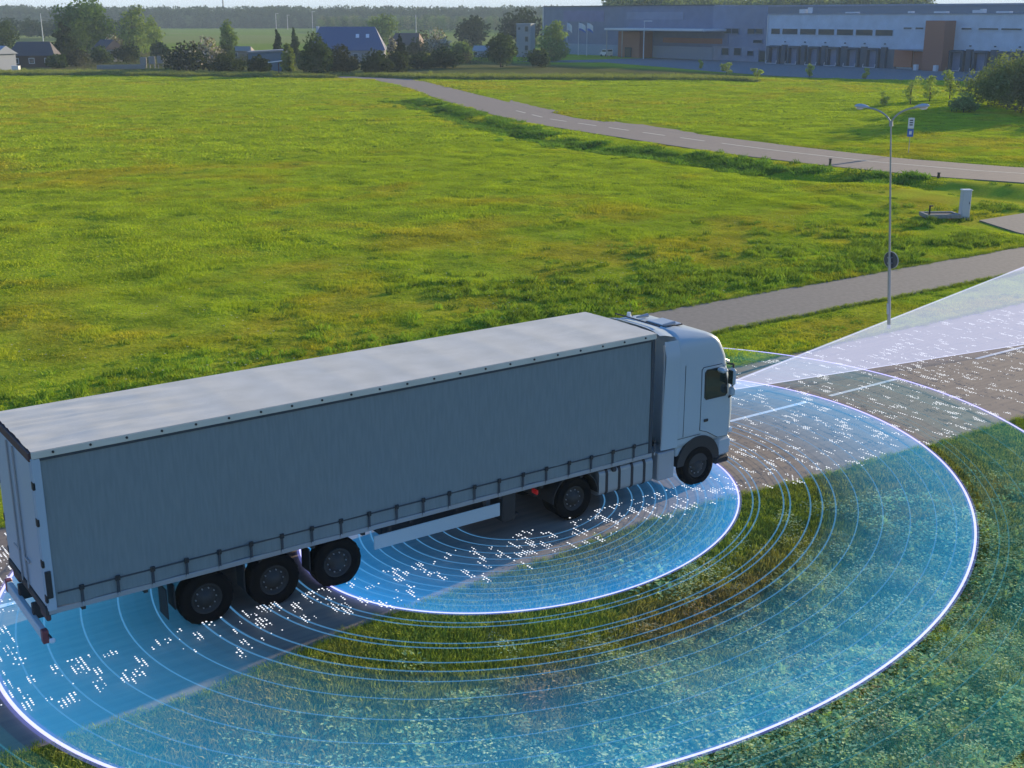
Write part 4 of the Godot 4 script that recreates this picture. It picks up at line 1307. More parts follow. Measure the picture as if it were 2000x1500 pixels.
	put("side_guard", MB.new().box(Vector3(-5.76, 0.735, -1.2), Vector3(3.06, 0.3, 0.03), 0.012).done(), M.guard_panel, t)
	for x in [-6.9, -4.6]:
		put("guard_bracket", MB.new().box(Vector3(x, 0.85, 1.14), Vector3(0.07, 0.5, 0.06), 0.01).done(), M.dark_metal, t)
	put("toolbox", MB.new().box(Vector3(-3.98, 0.72, 0.95), Vector3(0.36, 0.66, 0.5), 0.03).done(), M.black_plastic, t)
	put("pallet_box", MB.new().box(Vector3(-5.6, 0.82, 0.2), Vector3(2.6, 0.4, 1.2), 0.03).done(), M.dark_metal, t)
	for s in [1.0, -1.0]:
		put("landing_leg", MB.new().box(Vector3(-3.62, 0.72, s * 0.75), Vector3(0.16, 0.7, 0.16), 0.02).box(Vector3(-3.62, 0.33, s * 0.75), Vector3(0.3, 0.06, 0.26), 0.02).done(), M.dark_metal, t)
	# rear bumper with its striped end plates and lamps
	var b := put("rear_bumper", MB.new().box(Vector3(-L - 0.1, 0.66, 0), Vector3(0.1, 0.2, 2.3), 0.015).done(), M.guard_panel, t)
	for s in [1.0, -1.0]:
		put("marker_plate", MB.new().box(Vector3(-L - 0.1, 0.66, s * 1.2), Vector3(0.11, 0.24, 0.14), 0.012).done(), M.red, b)
		put("rear_lamp", MB.new().box(Vector3(-L + 0.02, 0.93, s * 0.92), Vector3(0.08, 0.13, 0.4), 0.02).done(), M.maroon, b)
		put("marker_arm", MB.new().tube([Vector3(-L - 0.06, 0.7, s * 1.22), Vector3(-L - 0.04, 0.68, s * 1.33), Vector3(-L - 0.04, 0.66, s * 1.4)], 0.02, 8).done(), M.black_plastic, b)
		put("marker_lamp", MB.new().box(Vector3(-L - 0.04, 0.65, s * 1.42), Vector3(0.1, 0.09, 0.05), 0.02).done(), M.lens_white, b)
		put("bumper_arm", MB.new().box(Vector3(-L + 0.1, 0.82, s * 0.46), Vector3(0.4, 0.3, 0.1), 0.01).done(), M.dark_metal, b)
	put("rear_mudflap", MB.new().box(Vector3(-11.55, 0.62, 1.0), Vector3(0.025, 0.6, 0.42), 0.008).box(Vector3(-11.55, 0.62, -1.0), Vector3(0.025, 0.6, 0.42), 0.008).done(), M.black_plastic, t)


const CAB := [ # height, back, front, half width, corner radius
	[1.06, 0.78, 2.585, 1.2, 0.16], [1.2, 0.76, 2.61, 1.235, 0.17], [1.7, 0.75, 2.64, 1.245, 0.18], [2.1, 0.75, 2.62, 1.245, 0.19], [2.5, 0.75, 2.53, 1.245, 0.21], [2.85, 0.75, 2.42, 1.24, 0.22],
	[3.1, 0.76, 2.36, 1.238, 0.2], [3.3, 0.76, 2.27, 1.232, 0.2], [3.46, 0.77, 2.18, 1.225, 0.2], [3.57, 0.78, 2.09, 1.21, 0.2], [3.65, 0.79, 1.98, 1.18, 0.2], [3.72, 0.8, 1.82, 1.12, 0.2], [3.78, 0.82, 1.55, 1.02, 0.2], [3.83, 0.86, 1.25, 0.85, 0.18],
]


func cab_ring(k: int) -> Array:
	var c: Array = CAB[k]
	var p := []
	var mid: float = (c[1] + c[2]) / 2.0
	for q in [[1, 1, 0, c[4]], [-1, 1, 1, 0.07], [-1, -1, 2, 0.07], [1, -1, 3, c[4]]]:
		for i in 7:
			var a: float = PI / 2 * (q[2] + i / 6.0)
			var r: float = q[3]
			p.append(Vector3(mid + q[0] * ((c[2] - c[1]) / 2.0 - r) + cos(a) * r, c[0], -(q[1] * (c[3] - r) + sin(a) * r)))
	return p


func make_tractor(t: Node3D) -> void:
	var mb := MB.new()
	mb.smooth(4)
	var rings := []
	for k in CAB.size(): rings.append(cab_ring(k))
	for k in CAB.size() - 1:
		var n: int = rings[k].size()
		for i in n:
			mb.quad(rings[k][i], rings[k][(i + 1) % n], rings[k + 1][(i + 1) % n], rings[k + 1][i])
	for k in [0, CAB.size() - 1]:
		var c := Vector3.ZERO
		for p in rings[k]: c += p / rings[k].size()
		for i in rings[k].size():
			var a: Vector3 = rings[k][i]
			var b: Vector3 = rings[k][(i + 1) % rings[k].size()]
			if k == 0: mb.tri(c, b, a)
			else: mb.tri(c, a, b)
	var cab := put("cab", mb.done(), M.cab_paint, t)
	cab.set_meta("label", "white lorry cab with a high roof")
	# lower front corners and bumper
	put("bumper", MB.new().box(Vector3(2.37, 0.82, 0), Vector3(0.5, 0.52, 2.46), 0.09).done(), M.cab_paint, t)
	put("bumper_lip", MB.new().box(Vector3(2.36, 0.47, 0), Vector3(0.46, 0.2, 2.42), 0.05).done(), M.black_plastic, t)
	put("step_well", MB.new().box(Vector3(0.98, 0.98, 0), Vector3(0.34, 0.28, 2.4), 0.04).done(), M.cab_paint, t)
	put("grille", MB.new().box(Vector3(2.64, 1.45, 0), Vector3(0.04, 0.75, 1.7), 0.015).done(), M.black_plastic, cab)
	for k in 5:
		put("grille_slat", MB.new().box(Vector3(2.665, 1.18 + k * 0.135, 0), Vector3(0.02, 0.05, 1.6), 0.006).done(), M.grey_metal, cab)
	for s in [1.0, -1.0]:
		put("headlight", MB.new().box(Vector3(2.56, 0.86, s * 0.98), Vector3(0.14, 0.24, 0.44), 0.04).done(), M.lens_white, t)
		put("turn_signal", MB.new().box(Vector3(2.56, 1.2, s * 1.2), Vector3(0.12, 0.14, 0.1), 0.03).done(), M.lens_white, t)
	# windscreen: follows the front of the cab, a hand's breadth proud
	var ws := MB.new()
	for i in 8:
		for k in 3:
			var y0 := lerpf(1.98, 2.86, k / 3.0)
			var y1 := lerpf(1.98, 2.86, (k + 1) / 3.0)
			var z0 := lerpf(-1.05, 1.05, i / 8.0)
			var z1 := lerpf(-1.05, 1.05, (i + 1) / 8.0)
			var xf := func(y: float, z: float) -> Vector3: return Vector3(between([1.7, 2.1, 2.5, 2.85], [2.66, 2.64, 2.55, 2.42], y) - 0.02 * pow(absf(z), 4.0), y, z)
			ws.quad(xf.call(y0, z1), xf.call(y0, z0), xf.call(y1, z0), xf.call(y1, z1))
	put("windscreen", ws.done(), M.dark_glass, cab)
	put("sun_visor", MB.new().box(Vector3(2.47, 2.93, 0), Vector3(0.3, 0.07, 2.1), 0.02, Basis(Vector3(0, 0, 1), -0.45)).done(), M.cab_paint, t)
	for s in [1.0, -1.0]:
		# door: a panel that stands a little proud, dark seal behind it, window with a rubber frame
		var side := Transform3D(Basis(Vector3.RIGHT, Vector3.UP, Vector3(0, 0, 1)), Vector3(0, 0, 0))
		if s < 0: side = Transform3D(Basis(Vector3.RIGHT, Vector3.UP, Vector3(0, 0, -1)), Vector3.ZERO)
		var shape := PackedVector2Array([Vector2(1.52, 1.4), Vector2(1.75, 1.32), Vector2(2.1, 1.12), Vector2(2.42, 1.1), Vector2(2.45, 1.7), Vector2(2.43, 2.1), Vector2(2.36, 2.5), Vector2(2.22, 2.84), Vector2(2.14, 2.93), Vector2(1.56, 2.93), Vector2(1.51, 2.88)])
		var big := Geometry2D.offset_polygon(shape, 0.014)[0]
		put("door_seal", MB.new().prism(big, side.translated(Vector3(0, 0, s * 1.235)), 0.012).done(), M.black_plastic, t)
		var d := put("door", MB.new().prism(shape, side.translated(Vector3(0, 0, s * 1.235)), 0.024).done(), M.cab_paint, t)
		var win := PackedVector2Array([Vector2(1.62, 2.2), Vector2(1.67, 2.15), Vector2(2.28, 2.15), Vector2(2.33, 2.2), Vector2(2.3, 2.5), Vector2(2.2, 2.8), Vector2(2.14, 2.85), Vector2(1.66, 2.85), Vector2(1.61, 2.8)])
		put("window_seal", MB.new().prism(Geometry2D.offset_polygon(win, 0.025)[0], side.translated(Vector3(0, 0, s * 1.255)), 0.01).done(), M.black_plastic, d)
		put("window", MB.new().prism(win, side.translated(Vector3(0, 0, s * 1.256)), 0.012).done(), M.dark_glass, d)
		put("handle", MB.new().box(Vector3(1.68, 1.62, s * 1.27), Vector3(0.14, 0.07, 0.03), 0.012).done(), M.black_plastic, d)
		put("panel_seam", MB.new().box(Vector3(1.15, 1.3, s * 1.2455), Vector3(0.78, 0.012, 0.006)).box(Vector3(0.98, 2.2, s * 1.2475), Vector3(0.012, 1.75, 0.006)).done(), M.strap, t)
		# side air deflector behind the cab
		var sd := func(u: float, v: float) -> Vector3:
			var y := 1.12 + 2.58 * v
			var x := lerpf(0.3 + 0.1 * v, 0.8, u)
			var tuck := 0.1 * smoothstep(0.86, 1.0, v) + 0.025 * (1.0 - u) * (1.0 - u)
			return Vector3(x, y, s * (1.252 - tuck))
		var dfm := sheet(8, 16, sd)
		put("side_deflector", dfm, M.cab_paint, t)
		put("deflector_edge", MB.new().box(Vector3(0.33, 2.4, s * 1.2), Vector3(0.03, 2.5, 0.06), 0.01).done(), M.grey_metal, t)
		# mirrors
		var mr := put("mirror", MB.new().box(Vector3(2.36, 2.62, s * 1.4), Vector3(0.13, 0.42, 0.2), 0.055).box(Vector3(2.36, 2.26, s * 1.4), Vector3(0.12, 0.22, 0.19), 0.05).done(), M.cab_paint, t)
		put("mirror_arm", MB.new().tube([Vector3(2.36, 2.9, s * 1.2), Vector3(2.41, 2.91, s * 1.36), Vector3(2.41, 2.16, s * 1.36), Vector3(2.42, 2.05, s * 1.24)], 0.025, 8).done(), M.black_plastic, mr)
		put("kerb_mirror", MB.new().box(Vector3(2.02, 2.84, s * 1.4), Vector3(0.2, 0.12, 0.24), 0.05).done(), M.cab_paint, mr)
		put("mirror_glass", MB.new().box(Vector3(2.29, 2.62, s * 1.4), Vector3(0.01, 0.34, 0.15)).done(), M.dark_glass, mr)
		# wheel arch
		var arch := PackedVector2Array()
		for k in 21:
			var a := PI * k / 20.0
			arch.append(Vector2(1.5 + cos(a) * 0.68, 0.6 + sin(a) * 0.66))
		put("wheel_arch", MB.new().prism(arch, side.translated(Vector3(0, 0, s * 0.9)), 0.358).done(), M.black_plastic, t)
		wheel(t, 1.5, 0.3, 0.5, 1.275, s, "front_wheel")
		wheel(t, -2.2, 0.62, 0.5, 1.2, s, "drive_wheel")
		# mudguard over the drive wheel: three-quarter hoop
		var mg := MB.new()
		for k in 16:
			var a0 := PI * (0.0 + k / 16.0)
			var a1 := PI * (0.0 + (k + 1) / 16.0)
			var c0 := Vector3(-2.2 + cos(a0) * 0.62, 0.52 + sin(a0) * 0.6, 0)
			var c1 := Vector3(-2.2 + cos(a1) * 0.62, 0.52 + sin(a1) * 0.6, 0)
			var za := Vector3(0, 0, s * 1.24)
			var zb := Vector3(0, 0, s * 0.62)
			var o0 := Vector3(cos(a0), sin(a0), 0) * 0.025
			var o1 := Vector3(cos(a1), sin(a1), 0) * 0.025
			mg.quad(c0 + za, c1 + za, c1 + zb, c0 + zb)
			mg.quad(c0 + zb + o0, c1 + zb + o1, c1 + za + o1, c0 + za + o0)
			mg.quad(c0 + za + o0, c1 + za + o1, c1 + za, c0 + za)
		put("mudguard", mg.done(), M.black_plastic, t)
		put("tail_light", MB.new().box(Vector3(-3.14, 0.82, s * 0.98), Vector3(0.06, 0.11, 0.2), 0.02).done(), M.tail_light, t)
		put("chassis_rail", MB.new().box(Vector3(-0.4, 0.8, s * 0.42), Vector3(5.4, 0.28, 0.09), 0.01).done(), M.dark_metal, t)
	put("rear_axle", MB.new().cyl(Vector3(-2.2, 0.5, -1.0), Vector3(-2.2, 0.5, 1.0), 0.11, 0.11, 12).done(), M.dark_metal, t)
	put("fifth_wheel", MB.new().box(Vector3(-1.7, 1.02, 0), Vector3(0.9, 0.1, 1.0), 0.03).done(), M.dark_metal, t)
	put("engine", MB.new().box(Vector3(1.3, 0.75, 0), Vector3(1.8, 0.6, 0.9), 0.08).done(), M.dark_metal, t)
	put("cross_member", MB.new().box(Vector3(-3.1, 0.8, 0), Vector3(0.1, 0.24, 1.9), 0.02).done(), M.dark_metal, t)
	# fuel tanks with dark bands; the step box between tank and front wheel
	for s in [1.0, -1.0]:
		var tk := put("fuel_tank", MB.new().prism(rect(0.0, 0.0, 0.58, 0.62, 0.12), Transform3D(Basis(Vector3(0, 0, -1), Vector3.UP, Vector3.RIGHT), Vector3(-1.52, 0.7, s * 0.93)), 1.6).done(), M.tank_metal, t)
		for x in [-1.3, -0.93, -0.55, -0.18]:
			put("tank_band", MB.new().prism(rect(0.0, 0.0, 0.6, 0.64, 0.125), Transform3D(Basis(Vector3(0, 0, -1), Vector3.UP, Vector3.RIGHT), Vector3(x - 0.035, 0.7, s * 0.93)), 0.07).done(), M.dark_metal, tk)
		put("tank_cap", MB.new().cyl(Vector3(-1.1, 0.95, s * 1.16), Vector3(-1.1, 0.98, s * 1.25), 0.06, 0.06, 10).done(), M.black_plastic, tk)
		put("step_box", MB.new().box(Vector3(0.5, 0.72, s * 0.98), Vector3(0.52, 0.7, 0.5), 0.03).done(), M.grey_metal, t)
	# roof: hatch, air deflector, horns, beacons, marker lamps
	put("roof_hatch", MB.new().box(Vector3(1.28, 3.84, 0.12), Vector3(0.5, 0.04, 0.66), 0.015).done(), M.cab_paint, cab)
	put("hatch_seal", MB.new().box(Vector3(1.28, 3.826, 0.12), Vector3(0.56, 0.03, 0.72), 0.01).done(), M.black_plastic, cab)
	var rd := func(u: float, v: float) -> Vector3:
		var x := lerpf(1.02, 0.34, u)
		return Vector3(x, 3.815 + 0.12 * smoothstep(0.0, 1.0, u) - 0.1 * pow(absf(v * 2.0 - 1.0), 4.0), lerpf(1.02, -1.02, v))
	put("roof_deflector", sheet(8, 20, rd), M.cab_paint, cab)
	put("deflector_seal", MB.new().box(Vector3(0.34, 3.82, 0), Vector3(0.03, 0.1, 1.8), 0.01).done(), M.black_plastic, cab)
	put("deflector_strut", MB.new().cyl(Vector3(0.5, 3.3, 0.5), Vector3(0.42, 3.85, 0.5), 0.02, 0.02, 6).cyl(Vector3(0.5, 3.3, -0.5), Vector3(0.42, 3.85, -0.5), 0.02, 0.02, 6).done(), M.grey_metal, cab)
	for z in [0.45, -0.5]:
		put("air_horn", MB.new().cyl(Vector3(0.95, 3.89, z), Vector3(1.3, 3.89, z), 0.02, 0.05, 10).done(), M.grey_metal, cab)
	put("roof_cable", MB.new().tube([Vector3(0.62, 3.95, -0.9), Vector3(0.6, 3.96, -0.2), Vector3(0.62, 3.95, 0.7)], 0.016, 6).done(), M.black_plastic, cab)
	for z in [-0.95, -0.35, 0.35, 0.95]:
		put("marker_lamp", MB.new().box(Vector3(1.86, 3.61 - 0.06 * absf(z), z), Vector3(0.12, 0.07, 0.12), 0.025).done(), M.black_plastic, cab)
	put("beacon", MB.new().cyl(Vector3(0.75, 3.93, -0.55), Vector3(0.75, 4.03, -0.55), 0.06, 0.045, 12).done(), M.lens_white, cab)
	put("aerial", MB.new().cyl(Vector3(1.1, 3.8, -0.8), Vector3(0.95, 4.25, -0.8), 0.008, 0.005, 6).done(), M.black_plastic, cab)


# ================================================================ street things
func make_street_things() -> void:
	var l := thing("street_lamp", "tall two-armed grey street lamp on the verge between road and path", "street lamp", Vector3(17.9, 0, -6.1), 0.12)
	var lean := Basis(Vector3(0.5765, 0, -0.8171), -0.078)  # the pole stands a little out of plumb
	l.basis = lean * l.basis
	put("pole", MB.new().cyl(Vector3(0, -0.3, 0), Vector3(0, 2.6, 0), 0.065, 0.056, 14).cyl(Vector3(0, 2.6, 0), Vector3(0, 7.3, 0), 0.04, 0.026, 14).done(), M.galvanised, l)
	put("collar", MB.new().cyl(Vector3(0, 7.2, 0), Vector3(0, 7.36, 0), 0.07, 0.06, 12).done(), M.galvanised, l)
	for s in [1.0, -1.0]:
		var pts := []
		for k in 9:
			var u := k / 8.0
			pts.append(Vector3(0, 7.3 + 0.52 * sin(u * PI / 2), s * 0.95 * (1.0 - cos(u * PI / 2) * (1.0 - 0.25 * u))))
		put("arm", MB.new().tube(pts, 0.032, 8).done(), M.galvanised, l)
		var hd := MB.new()
		hd.smooth(5)
		for k in 10:
			# a head like a flattened drop
			for j in 12:
				var q := []
				for c in [[k, j], [k + 1, j], [k + 1, j + 1], [k, j + 1]]:
					var u: float = c[0] / 10.0
					var a: float = TAU * c[1] / 12.0
					var r := 0.17 * pow(sin(PI * clampf(u, 0.02, 0.995)), 0.6) * (0.65 + 0.5 * u)
					q.append(Vector3(cos(a) * r, 7.84 + 0.05 * u + sin(a) * r * (0.6 if sin(a) > 0 else 0.32), s * (0.84 + 0.6 * u)))
				hd.quad(q[0], q[1], q[2], q[3])
		var h := put("lamp_head", hd.done(), M.lamp_shell, l)
		var ln := MB.new()
		ln.smooth(6)
		ln.lathe([Vector2(0.001, -0.07), Vector2(0.08, -0.06), Vector2(0.13, -0.025), Vector2(0.145, 0.0)], Vector3(0, 7.83, s * 1.22), Vector3.UP, 18)
		put("lamp_glass", ln.done(), M.lens_white, h)
	put("inspection_door", MB.new().box(Vector3(-0.08, 0.75, 0), Vector3(0.02, 0.4, 0.09), 0.006).done(), M.lamp_shell, l)
	var r := thing("traffic_sign", "round traffic sign seen from its dark back on the lamp pole", "traffic sign", Vector3(17.9, 0, -6.1) + lean * Vector3(0, 2.5, 0), 0.0)
	r.basis = lean
	put("sign_plate", MB.new().cyl(Vector3(0.08, 0, 0), Vector3(0.095, 0, 0), 0.3, 0.3, 32).done(), M.sign_back, r)
	put("sign_face", MB.new().cyl(Vector3(0.096, 0, 0), Vector3(0.1, 0, 0), 0.285, 0.285, 32).done(), M.white, r)
	var ring := MB.new()
	ring.lathe([Vector2(0.29, 0.07), Vector2(0.31, 0.07), Vector2(0.31, 0.105), Vector2(0.29, 0.105)], Vector3.ZERO, Vector3.RIGHT, 32)
	put("sign_rim", ring.done(), M.galvanised, r)
	put("clamp", MB.new().box(Vector3(0.02, 0.1, 0), Vector3(0.13, 0.04, 0.16), 0.01).box(Vector3(0.02, -0.1, 0), Vector3(0.13, 0.04, 0.16), 0.01).done(), M.galvanised, r)
	# utility cabinet with a cap, a plinth and a door
	var c := thing("utility_cabinet", "tall narrow grey utility cabinet beside the driveway", "utility cabinet", Vector3(41.7, 0.0, -19.9), -0.5)
	put("body", MB.new().box(Vector3(0, 0.82, 0), Vector3(0.5, 1.5, 0.36), 0.02).done(), M.cabinet_grey, c)
	put("cap", MB.new().box(Vector3(0, 1.6, 0), Vector3(0.56, 0.07, 0.42), 0.02).done(), M.white, c)
	put("plinth", MB.new().box(Vector3(0, 0.02, 0), Vector3(0.54, 0.14, 0.4), 0.01).done(), M.concrete, c)
	var dr := put("door", MB.new().box(Vector3(0, 0.82, 0.185), Vector3(0.43, 1.38, 0.018), 0.006).done(), M.cabinet_grey, c)
	put("handle", MB.new().box(Vector3(0.15, 0.9, 0.205), Vector3(0.03, 0.12, 0.02), 0.005).done(), M.black_plastic, dr)
	# concrete ring frame with its iron bar
	var f := thing("inspection_frame", "low pale concrete frame with a short iron post left of the cabinet", "concrete frame", Vector3(40.5, height(40.5, -20.6) + 0.02, -20.6), -0.55)
	for a in [[0.0, 0.55, 1.9, 0.14], [0.0, -0.55, 1.9, 0.14]]:
		put("beam", MB.new().box(Vector3(a[0], 0.14, a[1]), Vector3(a[2], 0.22, a[3]), 0.02).done(), M.concrete, f)
	for x in [-0.88, 0.88]:
		put("beam", MB.new().box(Vector3(x, 0.14, 0), Vector3(0.14, 0.22, 0.94), 0.02).done(), M.concrete, f)
	put("lid", MB.new().box(Vector3(0, 0.16, 0), Vector3(1.6, 0.08, 0.92), 0.02).done(), M.dark_metal, f)
	put("post", MB.new().cyl(Vector3(-0.8, 0.1, 0.5), Vector3(-0.8, 0.75, 0.5), 0.05, 0.05, 8).box(Vector3(-0.74, 0.72, 0.5), Vector3(0.22, 0.07, 0.1), 0.01).done(), M.dark_metal, f)
	# bus stop sign beyond the second road
	var s := thing("stop_sign_post", "narrow white and blue information sign on a thin post beyond the curving road", "road sign", Vector3(66.6, height(66.6, -42.8), -42.8), -0.75)
	put("post", MB.new().cyl(Vector3(0, -0.2, 0), Vector3(0, 2.85, 0), 0.03, 0.03, 8).done(), M.galvanised, s)
	put("white_plate", MB.new().box(Vector3(0, 2.4, 0.045), Vector3(0.48, 0.84, 0.03), 0.008).done(), M.white, s)
	put("blue_plate", MB.new().box(Vector3(0, 1.63, 0.045), Vector3(0.48, 0.62, 0.03), 0.008).done(), M.sign_blue, s)
	for y in [2.62, 2.44, 2.26]:
		put("symbol", MB.new().box(Vector3(0.0, y, 0.063), Vector3(0.26, 0.1, 0.006)).done(), M.sign_back, s)
	put("symbol", MB.new().box(Vector3(0.0, 1.63, 0.063), Vector3(0.2, 0.26, 0.006)).done(), M.white, s)
	for a in [[55.4, -41.3, 0.5, "short dark wooden marker post at the curving road's near edge"], [55.6, -31.8, 0.34, "lowest dark marker post at the curving road's near edge, right of the other"]]:
		var p := thing("marker_post", a[3], "post", Vector3(a[0], height(a[0], a[1]), a[1]), 0.3, "marker posts")
		put("stem", MB.new().cyl(Vector3(0, -0.1, 0), Vector3(0.02, a[2], 0), 0.11, 0.09, 8).done(), M.bark, p)
		put("cap", MB.new().cyl(Vector3(0.02, a[2], 0), Vector3(0.02, a[2] + 0.06, 0), 0.14, 0.1, 8).done(), M.bark, p)


func make_far_things() -> void:
	# three flags before the warehouse
	var fx := [[208.6 - 4.5, -266.5, "leftmost flag pole before the warehouse, its white flag hanging narrow"], [203.6, -260.6, "middle flag pole before the warehouse with a white flag blowing out"], [202.8, -255.8, "rightmost flag pole before the warehouse with a white and blue flag"]]
	for k in 3:
		var a: Array = fx[k]
		var f := thing("flag_pole", a[2], "flag", Vector3(a[0], -0.1, a[1]), -0.6, "flags before the warehouse")
		put("pole", MB.new().cyl(Vector3.ZERO, Vector3(0, 9.1, 0), 0.09, 0.05, 8).done(), M.frame_white, f)
		var wide: float = [1.3, 1.9, 1.6][k]
		var fl := func(u: float, v: float) -> Vector3: return Vector3(0.08 + wide * u, 8.9 - 2.0 * (1.0 - v) - 0.9 * u * u, 0.22 * sin(u * 7.0 + v * 2.0))
		var cl := put("cloth", sheet(10, 6, fl), M.white, f)
		if k > 0:
			var band := func(u: float, v: float) -> Vector3: return Vector3(0.08 + wide * u, 6.9 + 0.55 * v - 0.9 * u * u, 0.22 * sin(u * 7.0 + v * 0.55) + 0.012)
			put("stripe", sheet(10, 2, band), M.sign_blue, cl)
	# car parked by the entrance
	var car := thing("parked_car", "small white van parked at the warehouse wall left of the entrance", "van", Vector3(203.8, -0.0, -248.4), 1.35)
	var prof := PackedVector2Array([Vector2(-2.1, 0.35), Vector2(2.1, 0.35), Vector2(2.2, 0.9), Vector2(1.4, 1.15), Vector2(0.7, 1.9), Vector2(-1.9, 1.95), Vector2(-2.15, 1.2)])
	put("body", MB.new().prism(prof, Transform3D(Basis(), Vector3(0, 0, -0.9)), 1.8).done(), M.white, car)
	put("window", MB.new().box(Vector3(-0.3, 1.5, 0.905), Vector3(2.2, 0.5, 0.04)).done(), M.window_dark, car)
	put("window", MB.new().box(Vector3(-0.3, 1.5, -0.905), Vector3(2.2, 0.5, 0.04)).done(), M.window_dark, car)
	put("rear_window", MB.new().box(Vector3(-2.06, 1.55, 0), Vector3(0.06, 0.5, 1.4)).done(), M.window_dark, car)
	for x in [-1.35, 1.4]:
		for z in [-0.8, 0.8]:
			put("wheel", MB.new().cyl(Vector3(x, 0.34, z - 0.12), Vector3(x, 0.34, z + 0.12), 0.34, 0.34, 16).done(), M.tyre_rubber, car)
	# bus shelter roof on a post at the meadow's edge
	var b := thing("shelter_sign", "small pale flat roof on a single post at the far meadow edge", "shelter", Vector3(79.7, 0, -192.0), -0.4)
	put("post", MB.new().cyl(Vector3(0.6, -0.2, 0), Vector3(0.6, 2.6, 0), 0.09, 0.09, 8).done(), M.wall_brown, b)
	put("roof", MB.new().box(Vector3(0, 2.75, 0), Vector3(2.6, 0.14, 1.3), 0.03, Basis(Vector3(0, 0, 1), 0.12)).done(), M.frame_white, b)
	# poles and far lamps
	var poles := [
		[122.4, -502.0, 11.5, "wooden utility pole standing in the field left of the big round tree", "utility pole"], [274.0, -395.1, 9.6, "pale pole standing behind the dark trees left of the tower", "pole"], [330.0, -560.0, 11.0, "thin pale pole before the wood right of the blue roof", "pole"],
		[377.7, -836.6, 12.0, "leftmost thin lamp post before the far pine wood", "lamp post"], [412.9, -892.1, 11.0, "middle thin lamp post before the far pine wood", "lamp post"], [399.3, -821.4, 13.5, "tallest lamp post with an arm before the far pine wood", "lamp post"], [199.0, -227.5, 9.5, "slim pale lamp post before the red entrance of the warehouse", "lamp post"],
	]
	for a in poles:
		var p := thing("far_pole", a[3], a[4], Vector3(a[0], 0, a[1]), -0.6)
		var r: float = 0.22 if a[1] < -450.0 else 0.12
		put("pole", MB.new().cyl(Vector3(0, -0.5, 0), Vector3(0, a[2], 0), r, r * 0.6, 8).done(), M.frame_white, p)
		if a[4] == "lamp post":
			put("arm", MB.new().box(Vector3(0.9, a[2] - 0.1, 0), Vector3(2.2, 0.25, 0.3), 0.05).done(), M.frame_white, p)
		elif a[4] == "utility pole":
			put("cross_arm", MB.new().box(Vector3(0, a[2] - 0.6, 0), Vector3(1.6, 0.16, 0.16), 0.02).done(), M.bark, p)
	var m := thing("radio_mast", "thin radio mast rising over the far wood", "mast", Vector3(468.0, 0, -1150.0), 0.0)
	put("mast", MB.new().cyl(Vector3.ZERO, Vector3(0, 42, 0), 0.9, 0.5, 6).done(), M.wall_grey, m)


# ================================================================ sensor overlay graphics round the lorry, added as glowing sheets without a lamp
const RC := Vector2(-2.67, 0.09)  # middle of the ellipses
const RA := 12.1
const RB := 9.36
const RT := -0.303


func ell(s: float, t: float, y: float) -> Vector3:
	var x := cos(t) * RA * s
	var z := sin(t) * RB * s
	return Vector3(RC.x + cos(RT) * x - sin(RT) * z, y, RC.y + sin(RT) * x + cos(RT) * z)


func band(s0: float, s1: float, y: float, t0 := 0.0, t1 := TAU, n := 220) -> ArrayMesh:
	var mb := MB.new()
	for k in n:
		var a := lerpf(t0, t1, float(k) / n)
		var b := lerpf(t0, t1, float(k + 1) / n)
		mb.quad(ell(s0, b, y), ell(s0, a, y), ell(s1, a, y), ell(s1, b, y))
	return mb.done()


func arc_line(s: float, w: float, y: float, t0 := 0.0, t1 := TAU) -> ArrayMesh:
	return band(s - w / 21.5, s + w / 21.5, y, t0, t1, 240)


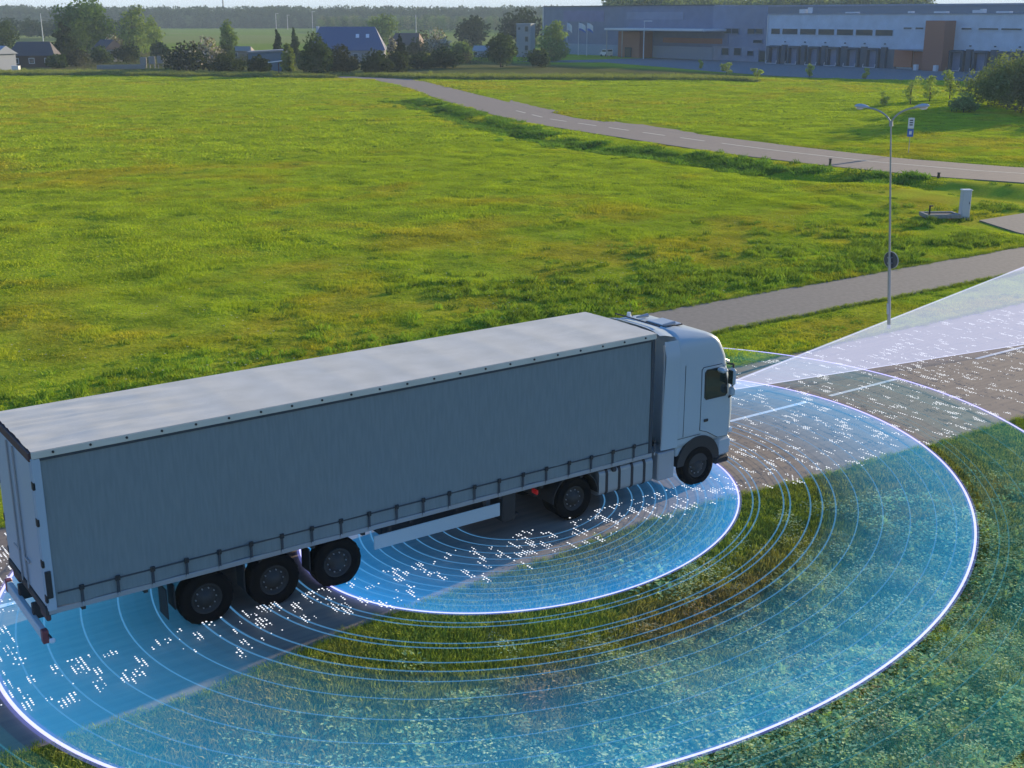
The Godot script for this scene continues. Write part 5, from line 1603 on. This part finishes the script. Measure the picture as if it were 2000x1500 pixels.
func make_overlay_rings() -> void:
	var Y := 0.06
	# inner disc: concentric glowing sheets of the overlay graphic, stronger towards the rim
	var inner := thing("inner_overlay_ring", "smaller bright violet-rimmed blue glowing overlay ring drawn over the ground around the lorry", "overlay ring")
	for k in 16:
		# sixteen narrow sheets, each a little denser than the one inside it
		var u := k / 15.0
		put("overlay_band", band(lerpf(0.16, 0.475, k / 16.0), lerpf(0.16, 0.475, (k + 1) / 16.0), Y), glow("inner_glow_%d" % k, (0.01 + 0.31 * pow(u, 2.0)) * 0.42, 0.12, 1.6, 4.3), inner)
	for s in [0.17, 0.2, 0.232, 0.258, 0.285, 0.31, 0.335, 0.358, 0.382, 0.4, 0.425, 0.445]:
		put("overlay_line", arc_line(s, 0.035, Y + 0.008), M.glow_line, inner)
	put("overlay_rim", arc_line(0.475, 0.042, Y + 0.02), M.glow_core, inner)
	put("overlay_halo", arc_line(0.475, 0.14, Y + 0.014), M.glow_halo, inner)
	# outer disc of the overlay graphic
	var outer := thing("outer_overlay_ring", "large bright violet-rimmed blue glowing overlay ring drawn over road and verge", "overlay ring")
	for k in 18:
		var u := k / 17.0
		put("overlay_band", band(lerpf(0.66, 1.0, k / 18.0), lerpf(0.66, 1.0, (k + 1) / 18.0), Y), glow("outer_glow_%d" % k, (0.02 + 0.25 * pow(u, 0.9)) * 0.42, 0.15, 1.62, 3.45), outer)
	for s in [0.507, 0.522, 0.577, 0.592, 0.638, 0.665, 0.695]:
		put("overlay_line", arc_line(s, 0.04, Y + 0.008), M.glow_line, outer)
	for s in [0.745, 0.8, 0.86, 0.917, 0.96]:
		put("overlay_line", arc_line(s, 0.03, Y + 0.008), M.glow_line, outer)
	put("overlay_rim", arc_line(1.0, 0.058, Y + 0.02), M.glow_core, outer)
	put("overlay_halo", arc_line(1.0, 0.17, Y + 0.014), M.glow_halo, outer)
	# outermost faint ring and front arc of the overlay graphic
	var far := thing("front_overlay_arc", "outermost pale glowing overlay arc drawn across the road ahead of the lorry", "light arc")
	var sf := [[1.03, 1.1, 0.1], [1.1, 1.2, 0.17], [1.2, 1.295, 0.24]]
	for k in sf.size():
		put("overlay_band", band(sf[k][0], sf[k][1], Y, -1.25, 3.3, 200), glow("far_glow_%d" % k, sf[k][2] * 0.35, 0.05, 0.75, 0.95), far)
	for s in [1.05, 1.07, 1.13, 1.2]:
		put("overlay_line", arc_line(s, 0.03, Y + 0.008, -1.2, 3.3), M.glow_faint_line, far)
	put("overlay_rim", arc_line(1.295, 0.06, Y + 0.02, -1.25, 1.0), M.glow_core, far)
	put("overlay_halo", arc_line(1.295, 0.17, Y + 0.014, -1.25, 1.0), M.glow_halo, far)
	# forward beam: an overlay graphic added as a flat glowing fan
	var beam := thing("overlay_beam", "pale violet overlay fan drawn as a glowing sheet ahead of the lorry", "light beam")
	var p0 := Vector3(6.3, Y + 0.09, -3.75)
	var up1 := Vector3(36.0, Y + 0.09, -10.55)
	var lo1 := Vector3(36.0, Y + 0.09, 1.05)
	var mb := MB.new()
	mb.tri(p0, lo1, up1)
	put("overlay_sheet", mb.done(), M.glow_beam, beam)
	for e in [[up1, 0.05], [lo1, 0.03]]:
		var d: Vector3 = (e[0] - p0).normalized()
		var sd := d.cross(Vector3.UP) * float(e[1])
		var m2 := MB.new()
		var up := Vector3(0, 0.008, 0)
		m2.quad(p0 - sd + up, p0 + sd + up, e[0] + sd + up, e[0] - sd + up)
		put("overlay_edge", m2.done(), M.glow_beam_edge, beam)
	# glowing overlay dots added in short double rows across the road
	var dot := MB.new().box(Vector3.ZERO, Vector3(0.029, 0.008, 0.029)).done()
	var buf := PackedFloat32Array()
	var r := RandomNumberGenerator.new()
	r.seed = 99
	for k in 2600:
		var x := r.randf_range(-17.0, 24.0) if k < 1700 else r.randf_range(-16.0, 3.0)
		var z := r.randf_range(-5.4, 2.5)
		x = snappedf(x, 0.072)
		z = snappedf(z, 0.074)
		var n := r.randi_range(1, 6)
		var cols := r.randi_range(1, 2)
		for i in n:
			for j in cols:
				if r.randf() < 0.3: continue
				var px := x + j * 0.072
				var pz := z + i * 0.074
				if pz > edge(px) + 0.35 or (px > -13.9 and px < 2.75 and absf(pz) < 1.25): continue
				var sz := 1.0 if i > 0 and i < n - 1 else r.randf_range(0.4, 0.8)
				place(buf, Vector3(px, Y + 0.045, pz), 0.0, sz, 1.0, Color.WHITE)
	tag(scatter("overlay_dots", dot, M.glow_dot, buf), "small white square glowing overlay dots drawn in short rows over the road", "light dots", "", "stuff")
